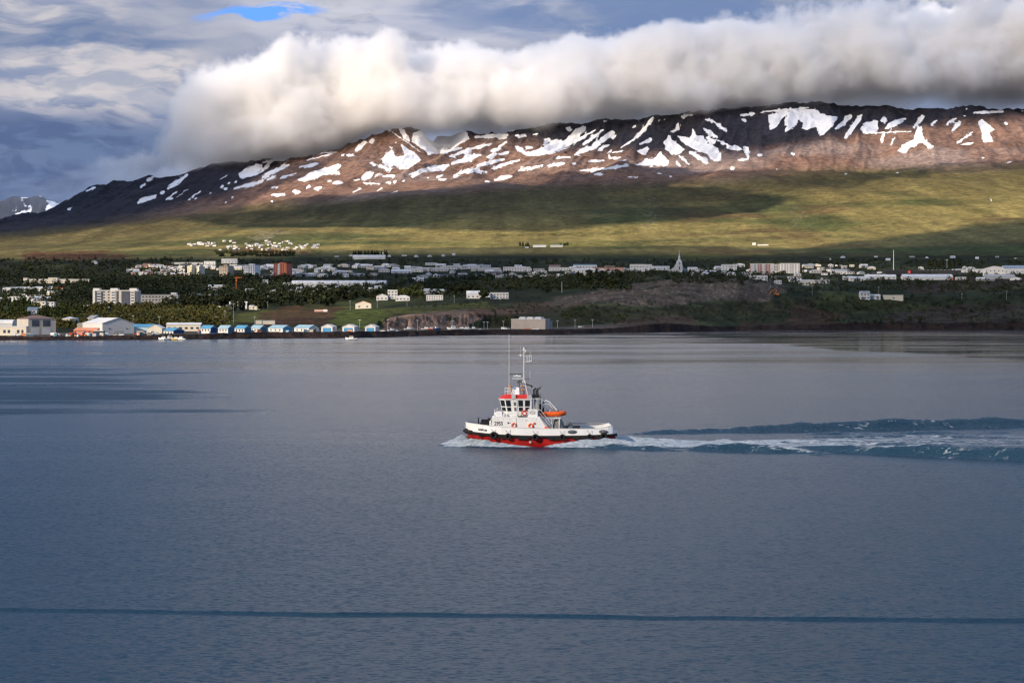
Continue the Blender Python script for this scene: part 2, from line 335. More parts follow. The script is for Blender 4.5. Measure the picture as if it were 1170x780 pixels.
SNOW = {  # (origin x, origin y): strokes x0,y0,x1,y1,w and polygons, in tenths read from enlarged views (3.9 per pixel)
 (0, 100): ([(232,530,370,448,11),(385,460,422,445,11),(300,543,320,535,7),(655,415,690,395,8),(625,448,648,428,8),(750,450,835,388,15),(615,512,695,482,14),
   (715,472,733,465,9),(740,500,788,463,7),(785,487,840,452,6),(838,503,898,458,6),(980,412,1018,385,4),(985,442,990,440,12),(1018,425,1022,423,10),(1050,422,1055,420,9),
   (1005,452,1012,451,9),(1045,450,1170,418,14),(1005,512,1008,510,7),(1035,490,1040,488,7),(756,500,766,494,6),(870,495,876,492,6),(936,470,940,468,5)],
  [[(1062,385),(1140,338),(1170,345),(1170,362),(1130,395),(1080,405)]]),
 (300, 100): ([(0,400,115,345,18),(0,370,40,330,14),(0,335,110,312,9),(60,325,110,320,12),(20,412,60,395,8),(80,405,150,382,8),(165,355,245,340,12),(40,445,75,445,10),(40,480,100,476,10),
   (38,507,42,507,8),(200,445,210,442,14),(232,452,262,446,16),(135,465,165,465,18),(315,425,355,425,15),(292,415,300,416,9),(485,250,492,232,12),(375,302,410,305,10),(352,301,360,300,8),
   (400,468,440,450,6),(520,350,565,368,14),(500,402,530,380,5),(535,397,590,393,12),(450,425,525,430,8),(405,415,435,412,6),(510,465,535,445,6),(565,472,605,460,4),(480,335,505,343,13),
   (552,180,700,285,6),(610,180,655,240,20),(780,292,890,270,12),(830,310,975,257,14),(845,340,970,300,20),(955,350,1075,318,16),(965,270,1020,250,10),(880,380,960,365,20),
   (850,396,870,390,10),(950,377,1000,375,10),(1000,310,1040,297,12),(1015,285,1060,272,12),(1065,297,1095,290,12),(1020,360,1140,325,12),(1060,408,1110,397,14),(785,412,820,410,9),
   (775,400,805,390,10),(660,395,685,392,8),(735,405,740,404,6),(990,420,1015,420,6),(950,222,1090,212,16),(1130,215,1170,215,14),(1130,265,1165,285,20),(545,186,560,190,12),
   (550,425,575,425,9),(585,420,590,420,10),(620,420,640,418,6),(590,245,596,246,6),(570,265,576,268,8),(150,300,330,288,5),(190,325,300,300,5),(1035,412,1040,412,8),(1100,190,1120,190,8)],
  [[(150,415),(230,375),(340,340),(348,352),(330,372),(350,388),(320,385),(270,392),(200,415)],[(408,285),(420,262),(450,238),(467,240),(450,262),(440,275)],
   [(525,318),(570,280),(600,310),(635,302),(615,250),(650,278),(680,290),(705,325),(650,360),(620,365),(590,345),(570,360)],
   [(440,410),(465,375),(500,380),(480,405),(460,412)],[(668,205),(700,192),(760,185),(905,195),(925,230),(840,270),(770,288),(740,302),(715,275),(665,240)],
   [(640,390),(700,365),(830,340),(835,350),(800,370),(740,372),(690,390)]]),
 (570, 100): ([(0,230,35,225,12),(0,265,35,242,8),(80,215,120,215,10),(150,210,175,205,8),(0,320,25,318,8),(5,298,42,290,12),(200,255,220,230,18),(120,268,150,268,13),(300,180,320,190,18),
   (280,275,430,190,9),(375,255,465,190,12),(340,300,420,265,18),(420,265,510,200,20),(500,225,520,215,12),(440,280,490,255,12),(545,268,610,225,8),(610,225,690,135,13),(480,298,505,280,6),
   (505,292,550,282,8),(0,348,90,322,8),(85,370,195,348,10),(215,350,295,337,12),(325,340,345,337,10),(395,330,465,325,12),(490,312,540,312,8),(360,370,480,362,10),(480,362,575,348,12),
   (425,386,465,386,10),(575,399,630,401,6),(0,408,55,395,14),(255,315,320,310,8),(540,325,565,323,6),(630,252,678,230,12),(850,285,930,335,18),(805,305,850,345,12),(790,330,805,350,12),
   (800,160,790,195,16),(765,197,790,193,7),(815,128,822,135,10),(910,185,970,220,15),(930,225,960,245,13),(920,140,960,155,9),(960,155,1015,195,14),(975,235,1040,265,11),(1020,265,1075,275,22),
   (1095,265,1110,290,22),(1102,290,1112,315,12),(1065,325,1115,318,8),(1037,360,1043,360,12),(705,383,725,383,7),(820,122,870,125,6),(1075,125,1140,118,8),(1088,145,1095,148,12),
   (465,152,480,150,8),(622,150,626,150,7),(598,180,606,172,8),(710,150,716,145,5),(735,148,742,143,5),(415,137,480,132,6),(760,396,770,396,5),(95,355,105,355,5),(1150,305,1170,300,12)],
  [[(75,262),(110,290),(165,280),(200,265),(250,230),(290,240),(340,190),(390,170),(385,190),(330,235),(290,275),(240,290),(200,300),(120,308)],
   [(612,285),(650,268),(675,270),(655,300),(640,300)],[(570,335),(620,340),(660,320),(690,318),(720,283),(740,310),(762,335),(750,350),(640,348)],
   [(733,245),(755,212),(775,235),(828,275),(800,298),(770,300),(745,275)],
   [(790,215),(850,225),(865,180),(880,215),(905,215),(930,250),(975,270),(987,300),(985,330),(945,325),(930,295),(890,285),(850,265),(815,245)]]),
 (870, 100): ([(0,110,210,92,9),(110,190,150,150,24),(265,210,335,135,20),(335,185,395,125,18),(375,225,445,125,20),(495,203,670,195,6),(550,180,640,140,22),(535,150,555,140,18),(535,245,545,205,12),
   (570,260,597,218,5),(680,180,720,130,18),(755,168,780,148,12),(820,170,870,135,7),(850,195,885,155,14),(870,250,940,200,9),(890,255,945,248,8),(945,112,1080,108,12),(1087,160,1092,160,10),
   (1080,335,1125,332,6),(975,315,995,312,4),(135,297,145,297,9),(900,127,908,125,8),(912,98,918,97,7),(600,380,608,380,6),(370,383,380,385,5),(1020,490,1024,510,4),(1155,106,1170,106,5),
   (985,576,992,574,4),(150,595,156,605,6),(760,297,766,298,5),(62,365,70,365,6)],
  [[(30,125),(100,105),(120,112),(100,130),(60,182),(38,190)],[(105,150),(130,105),(170,100),(250,98),(260,115),(300,125),(340,130),(300,170),(265,215),(255,190),(240,175),(205,190),(175,185),(190,160),(165,140),(120,195)],
   [(440,185),(460,155),(515,150),(520,185),(500,205),(455,205)],
   [(605,285),(640,250),(680,230),(690,180),(715,175),(715,200),(730,235),(770,265),(750,275),(720,245),(690,255),(660,270),(640,290)],
   [(965,155),(985,140),(1010,165),(1040,185),(1015,205),(1035,240),(990,243),(980,200)]])}
snow = blank()
for (ox, oy), (lines, polys) in SNOW.items():
    for (a, b, c_, d, w) in lines: fill_line(snow, ox + a / 3.9, oy + b / 3.9, ox + c_ / 3.9, oy + d / 3.9, w / 3.9)
    for p in polys: fill_poly(snow, [(ox + a / 3.9, oy + b / 3.9) for a, b in p])
snow = blur(snow, 1)

def soft_region(pts, n=6, val=1.0):
    m_ = blank(); fill_poly(m_, pts); return blur(m_, n) * val
def ribbon(line, px):   # row of a boundary line at px
    l = np.array(line, float); return np.interp(px, l[:, 0], l[:, 1])
# where cloud shadow lies on the land (1 = in shade)
shade = blank()
def add_shade(pts, val, n):
    global shade
    shade = np.maximum(shade, soft_region(pts, n, val))
add_shade([(930,284),(990,274),(1050,268),(1110,262),(1122,254),(1175,250),(1175,292),(930,292)], 1.0, 3)
add_shade([(-5,150),(200,150),(300,172),(310,200),(295,222),(240,240),(150,256),(60,268),(-5,276)], .9, 14)
add_shade([(230,246),(330,236),(390,229),(480,218),(600,208),(660,203),(730,203),(770,210),(725,216),(700,222),(770,228),(820,236),(835,241),(790,247),(720,255),(650,262),(560,260),(470,256),(380,258),(300,258)], 1.0, 4)
add_shade([(590,100),(1175,100),(1175,128),(1120,138),(1060,146),(1000,150),(960,158),(920,166),(880,177),(840,184),(800,188),(775,183),(745,166),(700,160),(650,172),(620,178),(600,172),(590,150)], .48, 8)
add_shade([(700,207),(800,200),(870,197),(960,201),(1000,197),(1175,185),(1175,192),(1060,197),(990,206),(960,212),(900,218),(860,216),(800,207),(740,212)], .78, 5)
bl = [(-5,294),(230,294),(250,291),(330,291),(420,287),(600,287),(720,288),(880,290),(930,286),(960,285),(980,278),(1040,272),(1105,268),(1118,260),(1175,256)]
add_shade(bl + [(1175,420),(-5,420)], .93, 4)
# openings over the town and harbour
def lighten(pts, val, n):
    global shade
    m_ = soft_region(pts, n); shade = shade * (1 - m_) + val * m_
lighten([(-5,302),(110,300),(200,305),(200,345),(180,345),(-5,345)], .5, 8)
lighten([(205,299),(350,299),(350,318),(205,318)], .02, 7)
lighten([(60,326),(210,328),(210,352),(60,350)], .18, 7)
lighten([(-5,350),(200,350),(300,346),(480,344),(610,350),(640,372),(620,400),(-5,400)], .34, 10)
lighten([(360,322),(600,326),(600,345),(360,346)], .45, 8)
lighten([(600,376),(640,368),(660,372),(640,400),(600,400)], .35, 5)
lighten([(640,318),(760,314),(900,322),(1175,318),(1175,385),(640,385)], .84, 5)
lighten([(640,296),(930,298),(930,314),(640,312)], .4, 6)
lighten([(930,300),(1175,300),(1175,320),(930,322)], .62, 5)
shade = np.clip(shade, 0, 1) * .98

# ---- terrain colours (own colour of the ground; the upper rock also holds painted shade) ----
row_jit = (fbm(LX / 350, LY / 700, 5, 61) - 0.5)
prow = PR + row_jit * 14
line_top = np.interp(PXG, [0, 100, 200, 300, 450, 600, 750, 900, 1000, 1170], [268, 256, 244, 234, 226, 214, 208, 198, 194, 185])
veg = sstep(-7, 9, prow - line_top)
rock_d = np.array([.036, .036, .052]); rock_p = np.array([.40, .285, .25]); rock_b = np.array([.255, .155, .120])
g_olive = np.array([.125, .105, .045]); g_green = np.array([.090, .105, .036]); g_yel = np.array([.275, .225, .080])
n_a = fbm(LX / 120, LY / 300, 6, 71)[..., None]; n_b = fbm(LX / 500, LY / 420, 5, 72)[..., None]; n_c = fbm(LX / 60, LY / 900, 5, 73)[..., None]
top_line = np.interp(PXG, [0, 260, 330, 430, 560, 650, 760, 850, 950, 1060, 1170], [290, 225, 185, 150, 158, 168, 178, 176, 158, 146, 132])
shade_up = sstep(8, -10, prow - top_line)[..., None]  # upper slopes: dark basalt with cloud shade and blue haze painted in
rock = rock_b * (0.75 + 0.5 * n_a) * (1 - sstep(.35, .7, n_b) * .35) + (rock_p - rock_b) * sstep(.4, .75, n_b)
rock = rock * (1 - shade_up) + rock_d * (0.7 + 0.6 * n_a) * shade_up
lowf = sstep(-5, 45, prow - line_top - 8)[..., None]
grass = g_olive * (1 - lowf) + (g_yel * sstep(.36, .6, n_b) + g_green * (1 - sstep(.36, .6, n_b))) * lowf
grass = grass * (0.62 + 0.76 * n_c) * (0.8 + .4 * n_a)
reddish = sstep(.56, .7, fbm(LX / 300 + 40, LY / 260, 4, 75))[..., None] * sstep(720, 800, PXG)[..., None] * sstep(215, 232, PR)[..., None]
grass = grass * (1 - .55 * reddish) + np.array([.15, .085, .045]) * .55 * reddish
gul = fbm(LX / 110 - LY / 900, LY / 1300, 5, 76, .6, ridged=True)[..., None]
rock = rock * (.76 + .44 * gul); grass = grass * (.72 + .5 * fbm(LX / 13, LY / 60, 4, 79, .65)[..., None] + .04) * (.82 + .4 * fbm(LX / 45, LY / 500, 5, 78, .6, ridged=True)[..., None])
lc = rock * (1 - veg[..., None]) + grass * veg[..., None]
# left foothill red moor
LAYERS = [
 ([(738,262),(741,250),(744,240),(745,228),(747,228),(747,241),(743,252),(741,262)], (.26,.24,.17), 0, .8),
 ([(905,262),(912,250),(908,238),(911,238),(915,250),(908,262)], (.24,.19,.13), 0, .7),
 ([(286,272),(300,268),(298,262),(318,266),(322,262),(326,264),(312,272),(292,276)], (.30,.27,.17), 1, .6),
 ([(560,268),(720,264),(722,266),(560,271)], (.05,.07,.02), 1, .5), ([(700,276),(900,273),(900,275),(700,279)], (.06,.075,.025), 1, .5),
 ([(420,278),(560,275),(590,281),(430,284)], (.21,.20,.06), 1, .5), ([(610,276),(700,275),(710,282),(600,283)], (.13,.16,.04), 1, .5),
 ([(25,288),(110,287),(150,291),(140,298),(30,298)], (.12,.045,.025), 3, .8),
 ([(268,284),(300,282),(345,286),(365,288),(362,292),(265,291)], (.13,.055,.035), 2, .7),
]
town = sstep(-3, 4, PR - np.interp(PXG, [-500, 0, 230, 330, 420, 600, 900, 1000, 1170, 1700], [297, 297, 296, 293, 290, 290, 291, 291, 290, 290]))[..., None]
tg = np.array([.022, .030, .014]) * (0.6 + 0.9 * n_a) + sstep(.58, .7, fbm(LX / 90, LY / 200, 4, 77))[..., None] * np.array([.035, .04, .012])
lc = lc * (1 - town) + tg * town
LAYERS += [
 ([(228,368),(300,353),(372,351),(430,354),(480,350),(560,346),(570,352),(480,356),(446,358),(425,368),(398,378),(378,379),(384,364),(372,362),(300,366),(262,374)], (.105,.112,.025), 2, .95),
 ([(385,356),(440,352),(440,366),(400,379),(380,379)], (.085,.118,.022), 2, .8),
 ([(300,360),(318,350),(356,352),(386,352),(386,362),(376,372),(300,374)], (.11,.05,.03), 4, .75),
 ([(424,379),(432,370),(444,364),(462,358),(500,355),(560,353),(604,352),(604,357),(560,361),(530,372),(524,379)], (.26,.175,.13), 1, .95),
 ([(540,352),(600,346),(700,350),(640,352),(600,362),(540,362)], (.10,.055,.035), 3, .7),
 ([(616,346),(660,337),(700,328),(745,321),(790,317),(840,316),(880,322),(900,332),(870,345),(830,342),(760,350),(690,346),(640,352)], (.105,.082,.064), 3, .95),
 ([(560,362),(640,352),(760,352),(860,345),(930,338),(930,362),(800,360),(690,368),(640,372),(560,374)], (.042,.040,.018), 5, .7),
 ([(690,372),(730,362),(790,360),(800,379),(690,382)], (.075,.045,.038), 3, .7),
 ([(930,345),(1010,340),(1050,345),(1060,356),(980,360),(930,356)], (.038,.044,.017), 4, .8),
 ([(900,350),(960,360),(960,372),(840,376),(845,371),(900,366)], (.060,.032,.02), 3, .7),
 ([(1010,362),(1060,350),(1175,346),(1175,376),(1010,376)], (.045,.032,.027), 5, .75),
 ([(1030,322),(1175,315),(1175,330),(1040,334)], (.05,.03,.022), 4, .8),
 ([(660,290),(830,290),(830,297),(660,297)], (.09,.11,.025), 2, .35),
 ([(360,286),(440,287),(440,291),(360,291)], (.05,.08,.025), 2, .5),
]
warp_x = (fbm(LX / 60, LY / 90, 4, 85) - .5) * 34; warp_y = (fbm(LX / 45, LY / 90, 4, 86) - .5) * 9
fine1 = fbm(LX / 14, LY / 30, 5, 81, .62); fine2 = fbm(LX / 5, LY / 16, 4, 82, .7)
for pts, col, n, k in LAYERS:
    w = sample(soft_region(pts, n + 2), PXG + warp_x, PR + warp_y)[..., None] * k
    w = np.clip(w * (0.35 + 1.3 * fine1[..., None]), 0, 1)
    if col[0] > .09: w = w * sstep(.30, .52, fine1 + .35 * (w[..., 0] - .3))[..., None]
    lc = lc * (1 - w) + np.array(col) * np.clip(.25 + 1.5 * fine2[..., None], .3, 1.9) * w
rc_ = sstep(600, 700, PXG)[..., None] * (1 - sstep(2900, 3200, LY))[..., None]
lc = lc * (1 + .25 * rc_) + np.array([.30, .25, .22]) * (sstep(.66, .80, fbm(LX / 2.6, LY / 9, 3, 87, .7)) * sample(soft_region([(616,346),(700,328),(790,317),(880,322),(900,332),(830,342),(690,346)], 4), PXG, PR))[..., None] * .55
# shore flat of gravel, boulder wall
flat = (sstep(16, 22, inland) * (1 - sstep(120, 160, inland)) * (1 - sstep(690, 730, PXG)))[..., None]
lc = lc * (1 - flat) + np.array([.12, .105, .09]) * (0.6 + .8 * fbm(LX / 12, LY / 20, 4, 83)[..., None]) * flat
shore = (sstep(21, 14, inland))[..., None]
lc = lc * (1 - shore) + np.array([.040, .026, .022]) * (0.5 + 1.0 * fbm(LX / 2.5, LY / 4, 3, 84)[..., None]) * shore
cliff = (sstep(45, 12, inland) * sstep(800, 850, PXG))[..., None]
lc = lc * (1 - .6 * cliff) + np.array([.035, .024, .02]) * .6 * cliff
sn = sample(snow, PXG + (fbm(LX / 25, LY / 60, 4, 91) - .5) * 3.0, PR + (fbm(LX / 25, LY / 60, 4, 92) - .5) * 2.4)
sn = sn * (.50 + .85 * fbm(LX / 13 - LY / 160, LY / 150, 4, 95, .65, ridged=True))
halo = sample(blur(snow, 26), PXG, PR); streak = fbm(LX / 40 - LY / 260, LY / 330, 5, 96, .62, ridged=True)
sn = np.maximum(sn, sstep(.74, .84, streak + .25 * halo) * sstep(.03, .22, halo) * .6)
sn = sn * sstep(6500, 7200, LY)
# rest of the snow beyond the picture's sides
outside = np.maximum(sstep(0, -40, PXG), sstep(1170, 1200, PXG)) * sstep(9800, 10800, LY) * (1 - sstep(14500, 15500, LY))
sn = np.maximum(sn, outside * sstep(.55, .62, fbm(LX / 150 - LY / 800, LY / 900, 5, 93)))
sn = np.maximum(sn, sstep(11560, 11700, LY) * (1 - sstep(14000, 15000, LY)) * sstep(.45, .5, fbm(LX / 300, LY / 300, 4, 94)))

m = bpy.data.materials.new('land'); m.use_nodes = True; q = NG(m.node_tree); q.n.clear()
colr = q.node('ShaderNodeMix', {0: 1.0, 6: q.node('ShaderNodeAttribute', attribute_name='ground').outputs['Color'], 7: (.66, .66, .66, 1)}, data_type='RGBA', blend_type='MULTIPLY').outputs[2]
snf = q.node('ShaderNodeAttribute', attribute_name='snow').outputs['Fac']
pos = q.node('ShaderNodeTexCoord').outputs['Object']
nn = q.noise(pos, 0.03, 8, 0.65)
n3 = q.noise(pos, 0.22, 6, 0.7)
c1 = q.node('ShaderNodeMix', {0: 1.0, 6: colr, 7: q.mix(q.smooth(nn, .3, .7), (.58, .58, .6), (1.42, 1.4, 1.34))}, data_type='RGBA', blend_type='MULTIPLY').outputs[2]
c1 = q.node('ShaderNodeMix', {0: 1.0, 6: c1, 7: q.mix(q.smooth(n3, .3, .7), (.72, .72, .72), (1.28, 1.28, 1.28))}, data_type='RGBA', blend_type='MULTIPLY').outputs[2]
sm = q.smooth(q.math('ADD', snf, q.math('MULTIPLY', q.math('SUBTRACT', q.noise(pos, .05, 6, .7), .5), .34)), .38, .64)
c2 = q.mix(sm, c1, (.78, .78, .80))
b = q.node('ShaderNodeBump', {'Height': nn, 'Strength': 0.9, 'Distance': 14.0})
b2 = q.node('ShaderNodeBump', {'Height': n3, 'Strength': 0.5, 'Distance': 1.5, 'Normal': b.outputs[0]})
p = q.node('ShaderNodeBsdfPrincipled', {'Base Color': c2, 'Roughness': 0.95, 'Specular IOR Level': 0.1, 'Normal': b2.outputs[0]})
q.node('ShaderNodeOutputMaterial', {'Surface': p.outputs[0]})
land = setting(grid_obj('terrain', LX, LY, LZ, m))
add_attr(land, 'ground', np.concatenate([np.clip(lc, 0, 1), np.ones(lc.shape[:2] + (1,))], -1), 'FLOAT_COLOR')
add_attr(land, 'snow', sn)

# helper lookups on the finished land
rows_of = PR
def ground_z(x, y):
    px = 585 + F * x / y
    j = np.clip(np.searchsorted(PXC, px) - 1, 0, len(PXC) - 2); f = (px - PXC[j]) / (PXC[j + 1] - PXC[j])
    a = np.interp(y, LY[:, j], LZ[:, j]); b_ = np.interp(y, LY[:, j + 1], LZ[:, j + 1])
    return float(a * (1 - f) + b_ * f)
def at(px, row, ymax=9000):
    """the point of the land seen at a pixel of the photograph: the first surface the sight line meets"""
    j = int(np.clip(np.searchsorted(PXC, px), 0, len(PXC) - 1))
    col = PR[:, j]; ok = np.where(col[2:] <= row)[0]
    if len(ok) == 0: k = len(col) - 2
    else: k = max(ok[0] + 2, 3)
    r0, r1 = col[k - 1], col[k]; t = 0 if r0 == r1 else np.clip((r0 - row) / (r0 - r1), 0, 1)
    y = LY[k - 1, j] * (1 - t) + LY[k, j] * t
    x = (px - 585) / F * y
    return x, y, ground_z(x, y)
def shore_y(px): return float(np.interp(px, PXC, _dep[2]))

# far snowy mountain behind the left shoulder
fx = np.linspace(-260, 260, 240)[None, :]; fyv = np.linspace(15500, 19000, 60)[:, None]
FX = (fx - 585) / F * fyv * 1.0
rid = np.interp(fx, [-260, -120, -40, 0, 20, 40, 62, 90, 130, 260], [215, 218, 226, 229, 226, 227, 229, 240, 262, 300])
tt = np.clip((fyv - 15500) / 2000, 0, 1)
FZ = (H + (HOR - rid) / F * 17500) * (1 - (1 - tt) ** 1.3) * np.clip(1 - (fyv - 17500) / 4000, 0, 1) + tt * (fbm(FX / 260 + fyv / 900, fyv / 1200 + FX * 0, 6, 101, ridged=True) - .5) * 150
m = bpy.data.materials.new('far_mountain'); m.use_nodes = True; q = NG(m.node_tree); q.n.clear()
pos = q.node('ShaderNodeTexCoord').outputs['Object']
mp = q.node('ShaderNodeMapping', {'Vector': pos, 'Scale': (1, .35, .4), 'Rotation': (0, .5, 0)}).outputs[0]
c2 = q.mix(q.smooth(q.noise(mp, .006, 7, .6), .50, .54), (.020, .028, .050), (.50, .55, .64))
p = q.node('ShaderNodeBsdfPrincipled', {'Base Color': c2, 'Roughness': 0.95})
q.node('ShaderNodeOutputMaterial', {'Surface': p.outputs[0]})
setting(grid_obj('snowy_mountain', FX, np.broadcast_to(fyv, FX.shape), FZ, m))

# ------------------------------------------------------------------ clouds
DZ = 2700.0
gx, gy = np.meshgrid(np.arange(-11000, 3001, 70.0), np.arange(-6500, 10501, 70.0))
# follow the sunlight down from every point of the layer to the land
tcur = np.full(gx.shape, DZ / SDIR.z)
Tpx = Trow = None
from_col = lambda px: np.clip(np.searchsorted(PXC, px.ravel()) - 1, 0, len(PXC) - 2)
for it in range(14):
    X = gx - SDIR.x * tcur; Y = gy - SDIR.y * tcur
    ok = Y > 900
    Ys = np.maximum(Y, 900); px = 585 + F * X / Ys
    cj = from_col(px)
    zz = np.empty(cj.shape); yr = Ys.ravel()
    order = np.argsort(cj); 
    uj, st = np.unique(cj[order], return_index=True); st = list(st) + [len(order)]
    for a_, u_ in enumerate(uj):
        ii = order[st[a_]:st[a_ + 1]]
        zz[ii] = np.interp(yr[ii], LY[:, u_], LZ[:, u_])
    zz = np.maximum(zz.reshape(gx.shape), 0)
    tcur = 0.5 * tcur + 0.5 * (DZ - zz) / SDIR.z
row = HOR - (zz - H) * F / Ys
seen = (px > -20) & (px < 1190) & (Y > 1300) & (Y < 11700)
d_in = sample(shade, np.clip(px, 1, 1168), np.clip(row, 1, 415))
rest = 0.75 * sstep(.42, .58, fbm(gx / 1500, gy / 1500, 4, 111))
water_part = Y <= 1300
wgt = sstep(-250, -20, px) * (1 - sstep(1190, 1450, px))
den = d_in * wgt + rest * (1 - wgt)
near = sstep(1400, 1000, Y)
bank_s = np.interp(px, [0, 200, 290, 350, 400, 660, 730, 800, 1000, 1270, 1600], [.97, .96, .86, .5, .40, .42, .60, .66, .72, .74, .7])
bw_ = sstep(10450, 11000, Y) * (1 - sstep(14500, 15500, Y)); den = den * (1 - bw_) + bank_s * bw_
den = den * (1 - near) + near * (.42 * np.exp(-((X / 700) ** 2 + ((Y - 280) / 600) ** 2)) + .25 * rest)
edge = np.minimum(np.minimum(gx - gx.min(), gx.max() - gx), np.minimum(gy - gy.min(), gy.max() - gy))
den = den * sstep(0, 400, edge)
far_ = sstep(14500, 15500, Y); den = den * (1 - far_)
lump = fbm(gx / 500, gy / 500, 5, 121)
top = DZ + den * (120 + 260 * lump); bot = DZ - den * (60 + 90 * fbm(gx / 400, gy / 400, 4, 122))
r_, c_ = gx.shape
m = bpy.data.materials.new('shade_cloud_layer'); m.use_nodes = True; q = NG(m.node_tree); q.n.clear()
df = q.node('ShaderNodeAttribute', attribute_name='shade_opacity').outputs['Fac']
dd = q.node('ShaderNodeBsdfDiffuse', {'Color': (.92, .92, .93, 1)}); tl = q.node('ShaderNodeBsdfTranslucent', {'Color': (.85, .87, .9, 1)})
mx = q.node('ShaderNodeMixShader', {0: .26, 1: dd.outputs[0], 2: tl.outputs[0]})
tr = q.node('ShaderNodeBsdfTransparent')
mm = q.node('ShaderNodeMixShader', {0: df, 1: tr.outputs[0], 2: mx.outputs[0]})
q.node('ShaderNodeOutputMaterial', {'Surface': mm.outputs[0]})
deck = setting(grid_obj('shade_cloud_layer', np.concatenate([gx, gx[::-1]]), np.concatenate([gy, gy[::-1]]), np.concatenate([bot, top[::-1]]), m))  # unseen cloud sheet, its opacity shaped to cast the chosen shade
dv = 1 - np.sqrt(np.clip(1 - den, 0.0, 1))
add_attr(deck, 'shade_opacity', np.concatenate([dv, dv[::-1]]))

# the cloud bank lying on the mountain: a volume of real depth
def cloud_bank():
    Y0 = 11750.0
    X = lambda px: (px - 585) / F * Y0
    Z = lambda row: H + (HOR - row) / F * Y0
    x0, x1, y0, y1, z0, z1 = X(-60), X(1420), 10900.0, 12700.0, 640.0, 2140.0
    topl = [(-60,206),(60,200),(120,180),(165,188),(196,160),(212,122),(232,90),(258,78),(290,76),(306,70),(322,60),(380,54),(500,55),(560,60),(600,57),(640,52),(655,45),(700,40),(760,34),(810,28),(860,31),(905,27),(945,16),(1000,12),(1045,4),(1100,0),(1170,-6),(1300,0),(1420,20)]
    botl = [(-60,240),(0,238),(60,234),(110,222),(150,214),(200,206),(260,198),(310,192),(360,186),(400,172),(440,154),(480,148),(530,152),(600,151),(660,142),(720,137),(800,136),(860,132),(900,126),(960,121),(1015,120),(1040,116),(1070,110),(1120,112),(1170,116),(1420,116)]
    ng = bpy.data.node_groups.new('cloud_bank', 'GeometryNodeTree')
    ng.interface.new_socket('Geometry', in_out='OUTPUT', socket_type='NodeSocketGeometry')
    q = NG(ng); outn = q.n.new('NodeGroupOutput')
    pos = q.n.new('GeometryNodeInputPosition').outputs[0]
    x, y, z = q.node('ShaderNodeSeparateXYZ', {0: pos}).outputs
    def curve(pts):
        n = q.n.new('ShaderNodeFloatCurve'); cv = n.mapping.curves[0]
        P = [((X(a) - x0) / (x1 - x0), (Z(b) - z0) / (z1 - z0)) for a, b in pts]
        P = [(min(max(a, 0), 1), min(max(b, 0), 1)) for a, b in P]
        cv.points[0].location = P[0]; cv.points[1].location = P[-1]
        for a in P[1:-1]: cv.points.new(*a)
        n.mapping.update()
        q.l.new(q.math('DIVIDE', q.math('SUBTRACT', x, x0), x1 - x0), n.inputs['Value'])
        return q.math('ADD', q.math('MULTIPLY', n.outputs[0], z1 - z0), z0)
    zt, zb = curve(topl), curve(botl)
    nb = q.noise(pos, 1 / 380, 7, .58); ns = q.noise(pos, 1 / 115, 6, .62)
    dt = q.math('SUBTRACT', zt, z)
    db = q.math('SUBTRACT', z, zb)
    dyb = q.math('SUBTRACT', 690, q.math('ABSOLUTE', q.math('SUBTRACT', y, Y0 + 60)))
    # rounded shoulder: the bank is narrower towards its top
    sh = q.math('MINIMUM', q.math('ADD', dt, 0), q.math('SUBTRACT', q.math('MULTIPLY', q.math('ADD', q.math('MULTIPLY', dt, .55), dyb), .75), 60))
    D = q.math('ADD', sh, q.math('ADD', q.math('MULTIPLY', q.math('SUBTRACT', nb, .5), 520), q.math('MULTIPLY', q.math('SUBTRACT', ns, .5), 215)))
    D = q.math('ADD', D, -36)
    a = q.smooth(D, 0, 62)
    bden = q.smooth(q.math('ADD', db, q.math('MULTIPLY', q.math('ADD', q.math('SUBTRACT', nb, .5), q.math('MULTIPLY', q.math('SUBTRACT', ns, .5), .6)), 330)), -20, 240)
    endl = q.smooth(x, X(-60), X(120)); endr = q.smooth(x, X(1420), X(1330))
    dens = q.math('MULTIPLY', q.math('MULTIPLY', a, bden), q.math('MULTIPLY', endl, endr))
    dens = q.math('MULTIPLY', dens, q.smooth(q.math('ADD', x, q.math('MULTIPLY', q.math('SUBTRACT', nb, .5), 1500)), X(90), X(350), .07, 1.0))
    vc = q.n.new('GeometryNodeVolumeCube')
    q.l.new(dens, vc.inputs['Density'])
    vc.inputs['Min'].default_value = (x0, y0, z0); vc.inputs['Max'].default_value = (x1, y1, z1)
    vc.inputs['Resolution X'].default_value = 620; vc.inputs['Resolution Y'].default_value = 84; vc.inputs['Resolution Z'].default_value = 140
    m = bpy.data.materials.new('cloud_bank'); m.use_nodes = True; w = NG(m.node_tree); w.n.clear()
    pv = w.node('ShaderNodeVolumePrincipled', {'Color': (1.0, .993, .982, 1), 'Density': 0.016, 'Anisotropy': 0.1})  # warm tint of the sunlight put into the white cloud's colour
    w.node('ShaderNodeOutputMaterial', {'Volume': pv.outputs[0]})
    try: m.cycles.volume_step_rate = 1.0
    except Exception: pass
    sm_ = q.node('GeometryNodeSetMaterial', {'Material': m}); q.l.new(vc.outputs[0], sm_.inputs['Geometry'])
    q.l.new(sm_.outputs[0], outn.inputs[0])
    me = bpy.data.meshes.new('cloud_bank'); o = bpy.data.objects.new('cloud_bank', me); COL.objects.link(o); me.materials.append(m)
    md = o.modifiers.new('cloud_bank', 'NODES'); md.node_group = ng
    o['kind'] = 'structure'
    return o
cloud_bank()
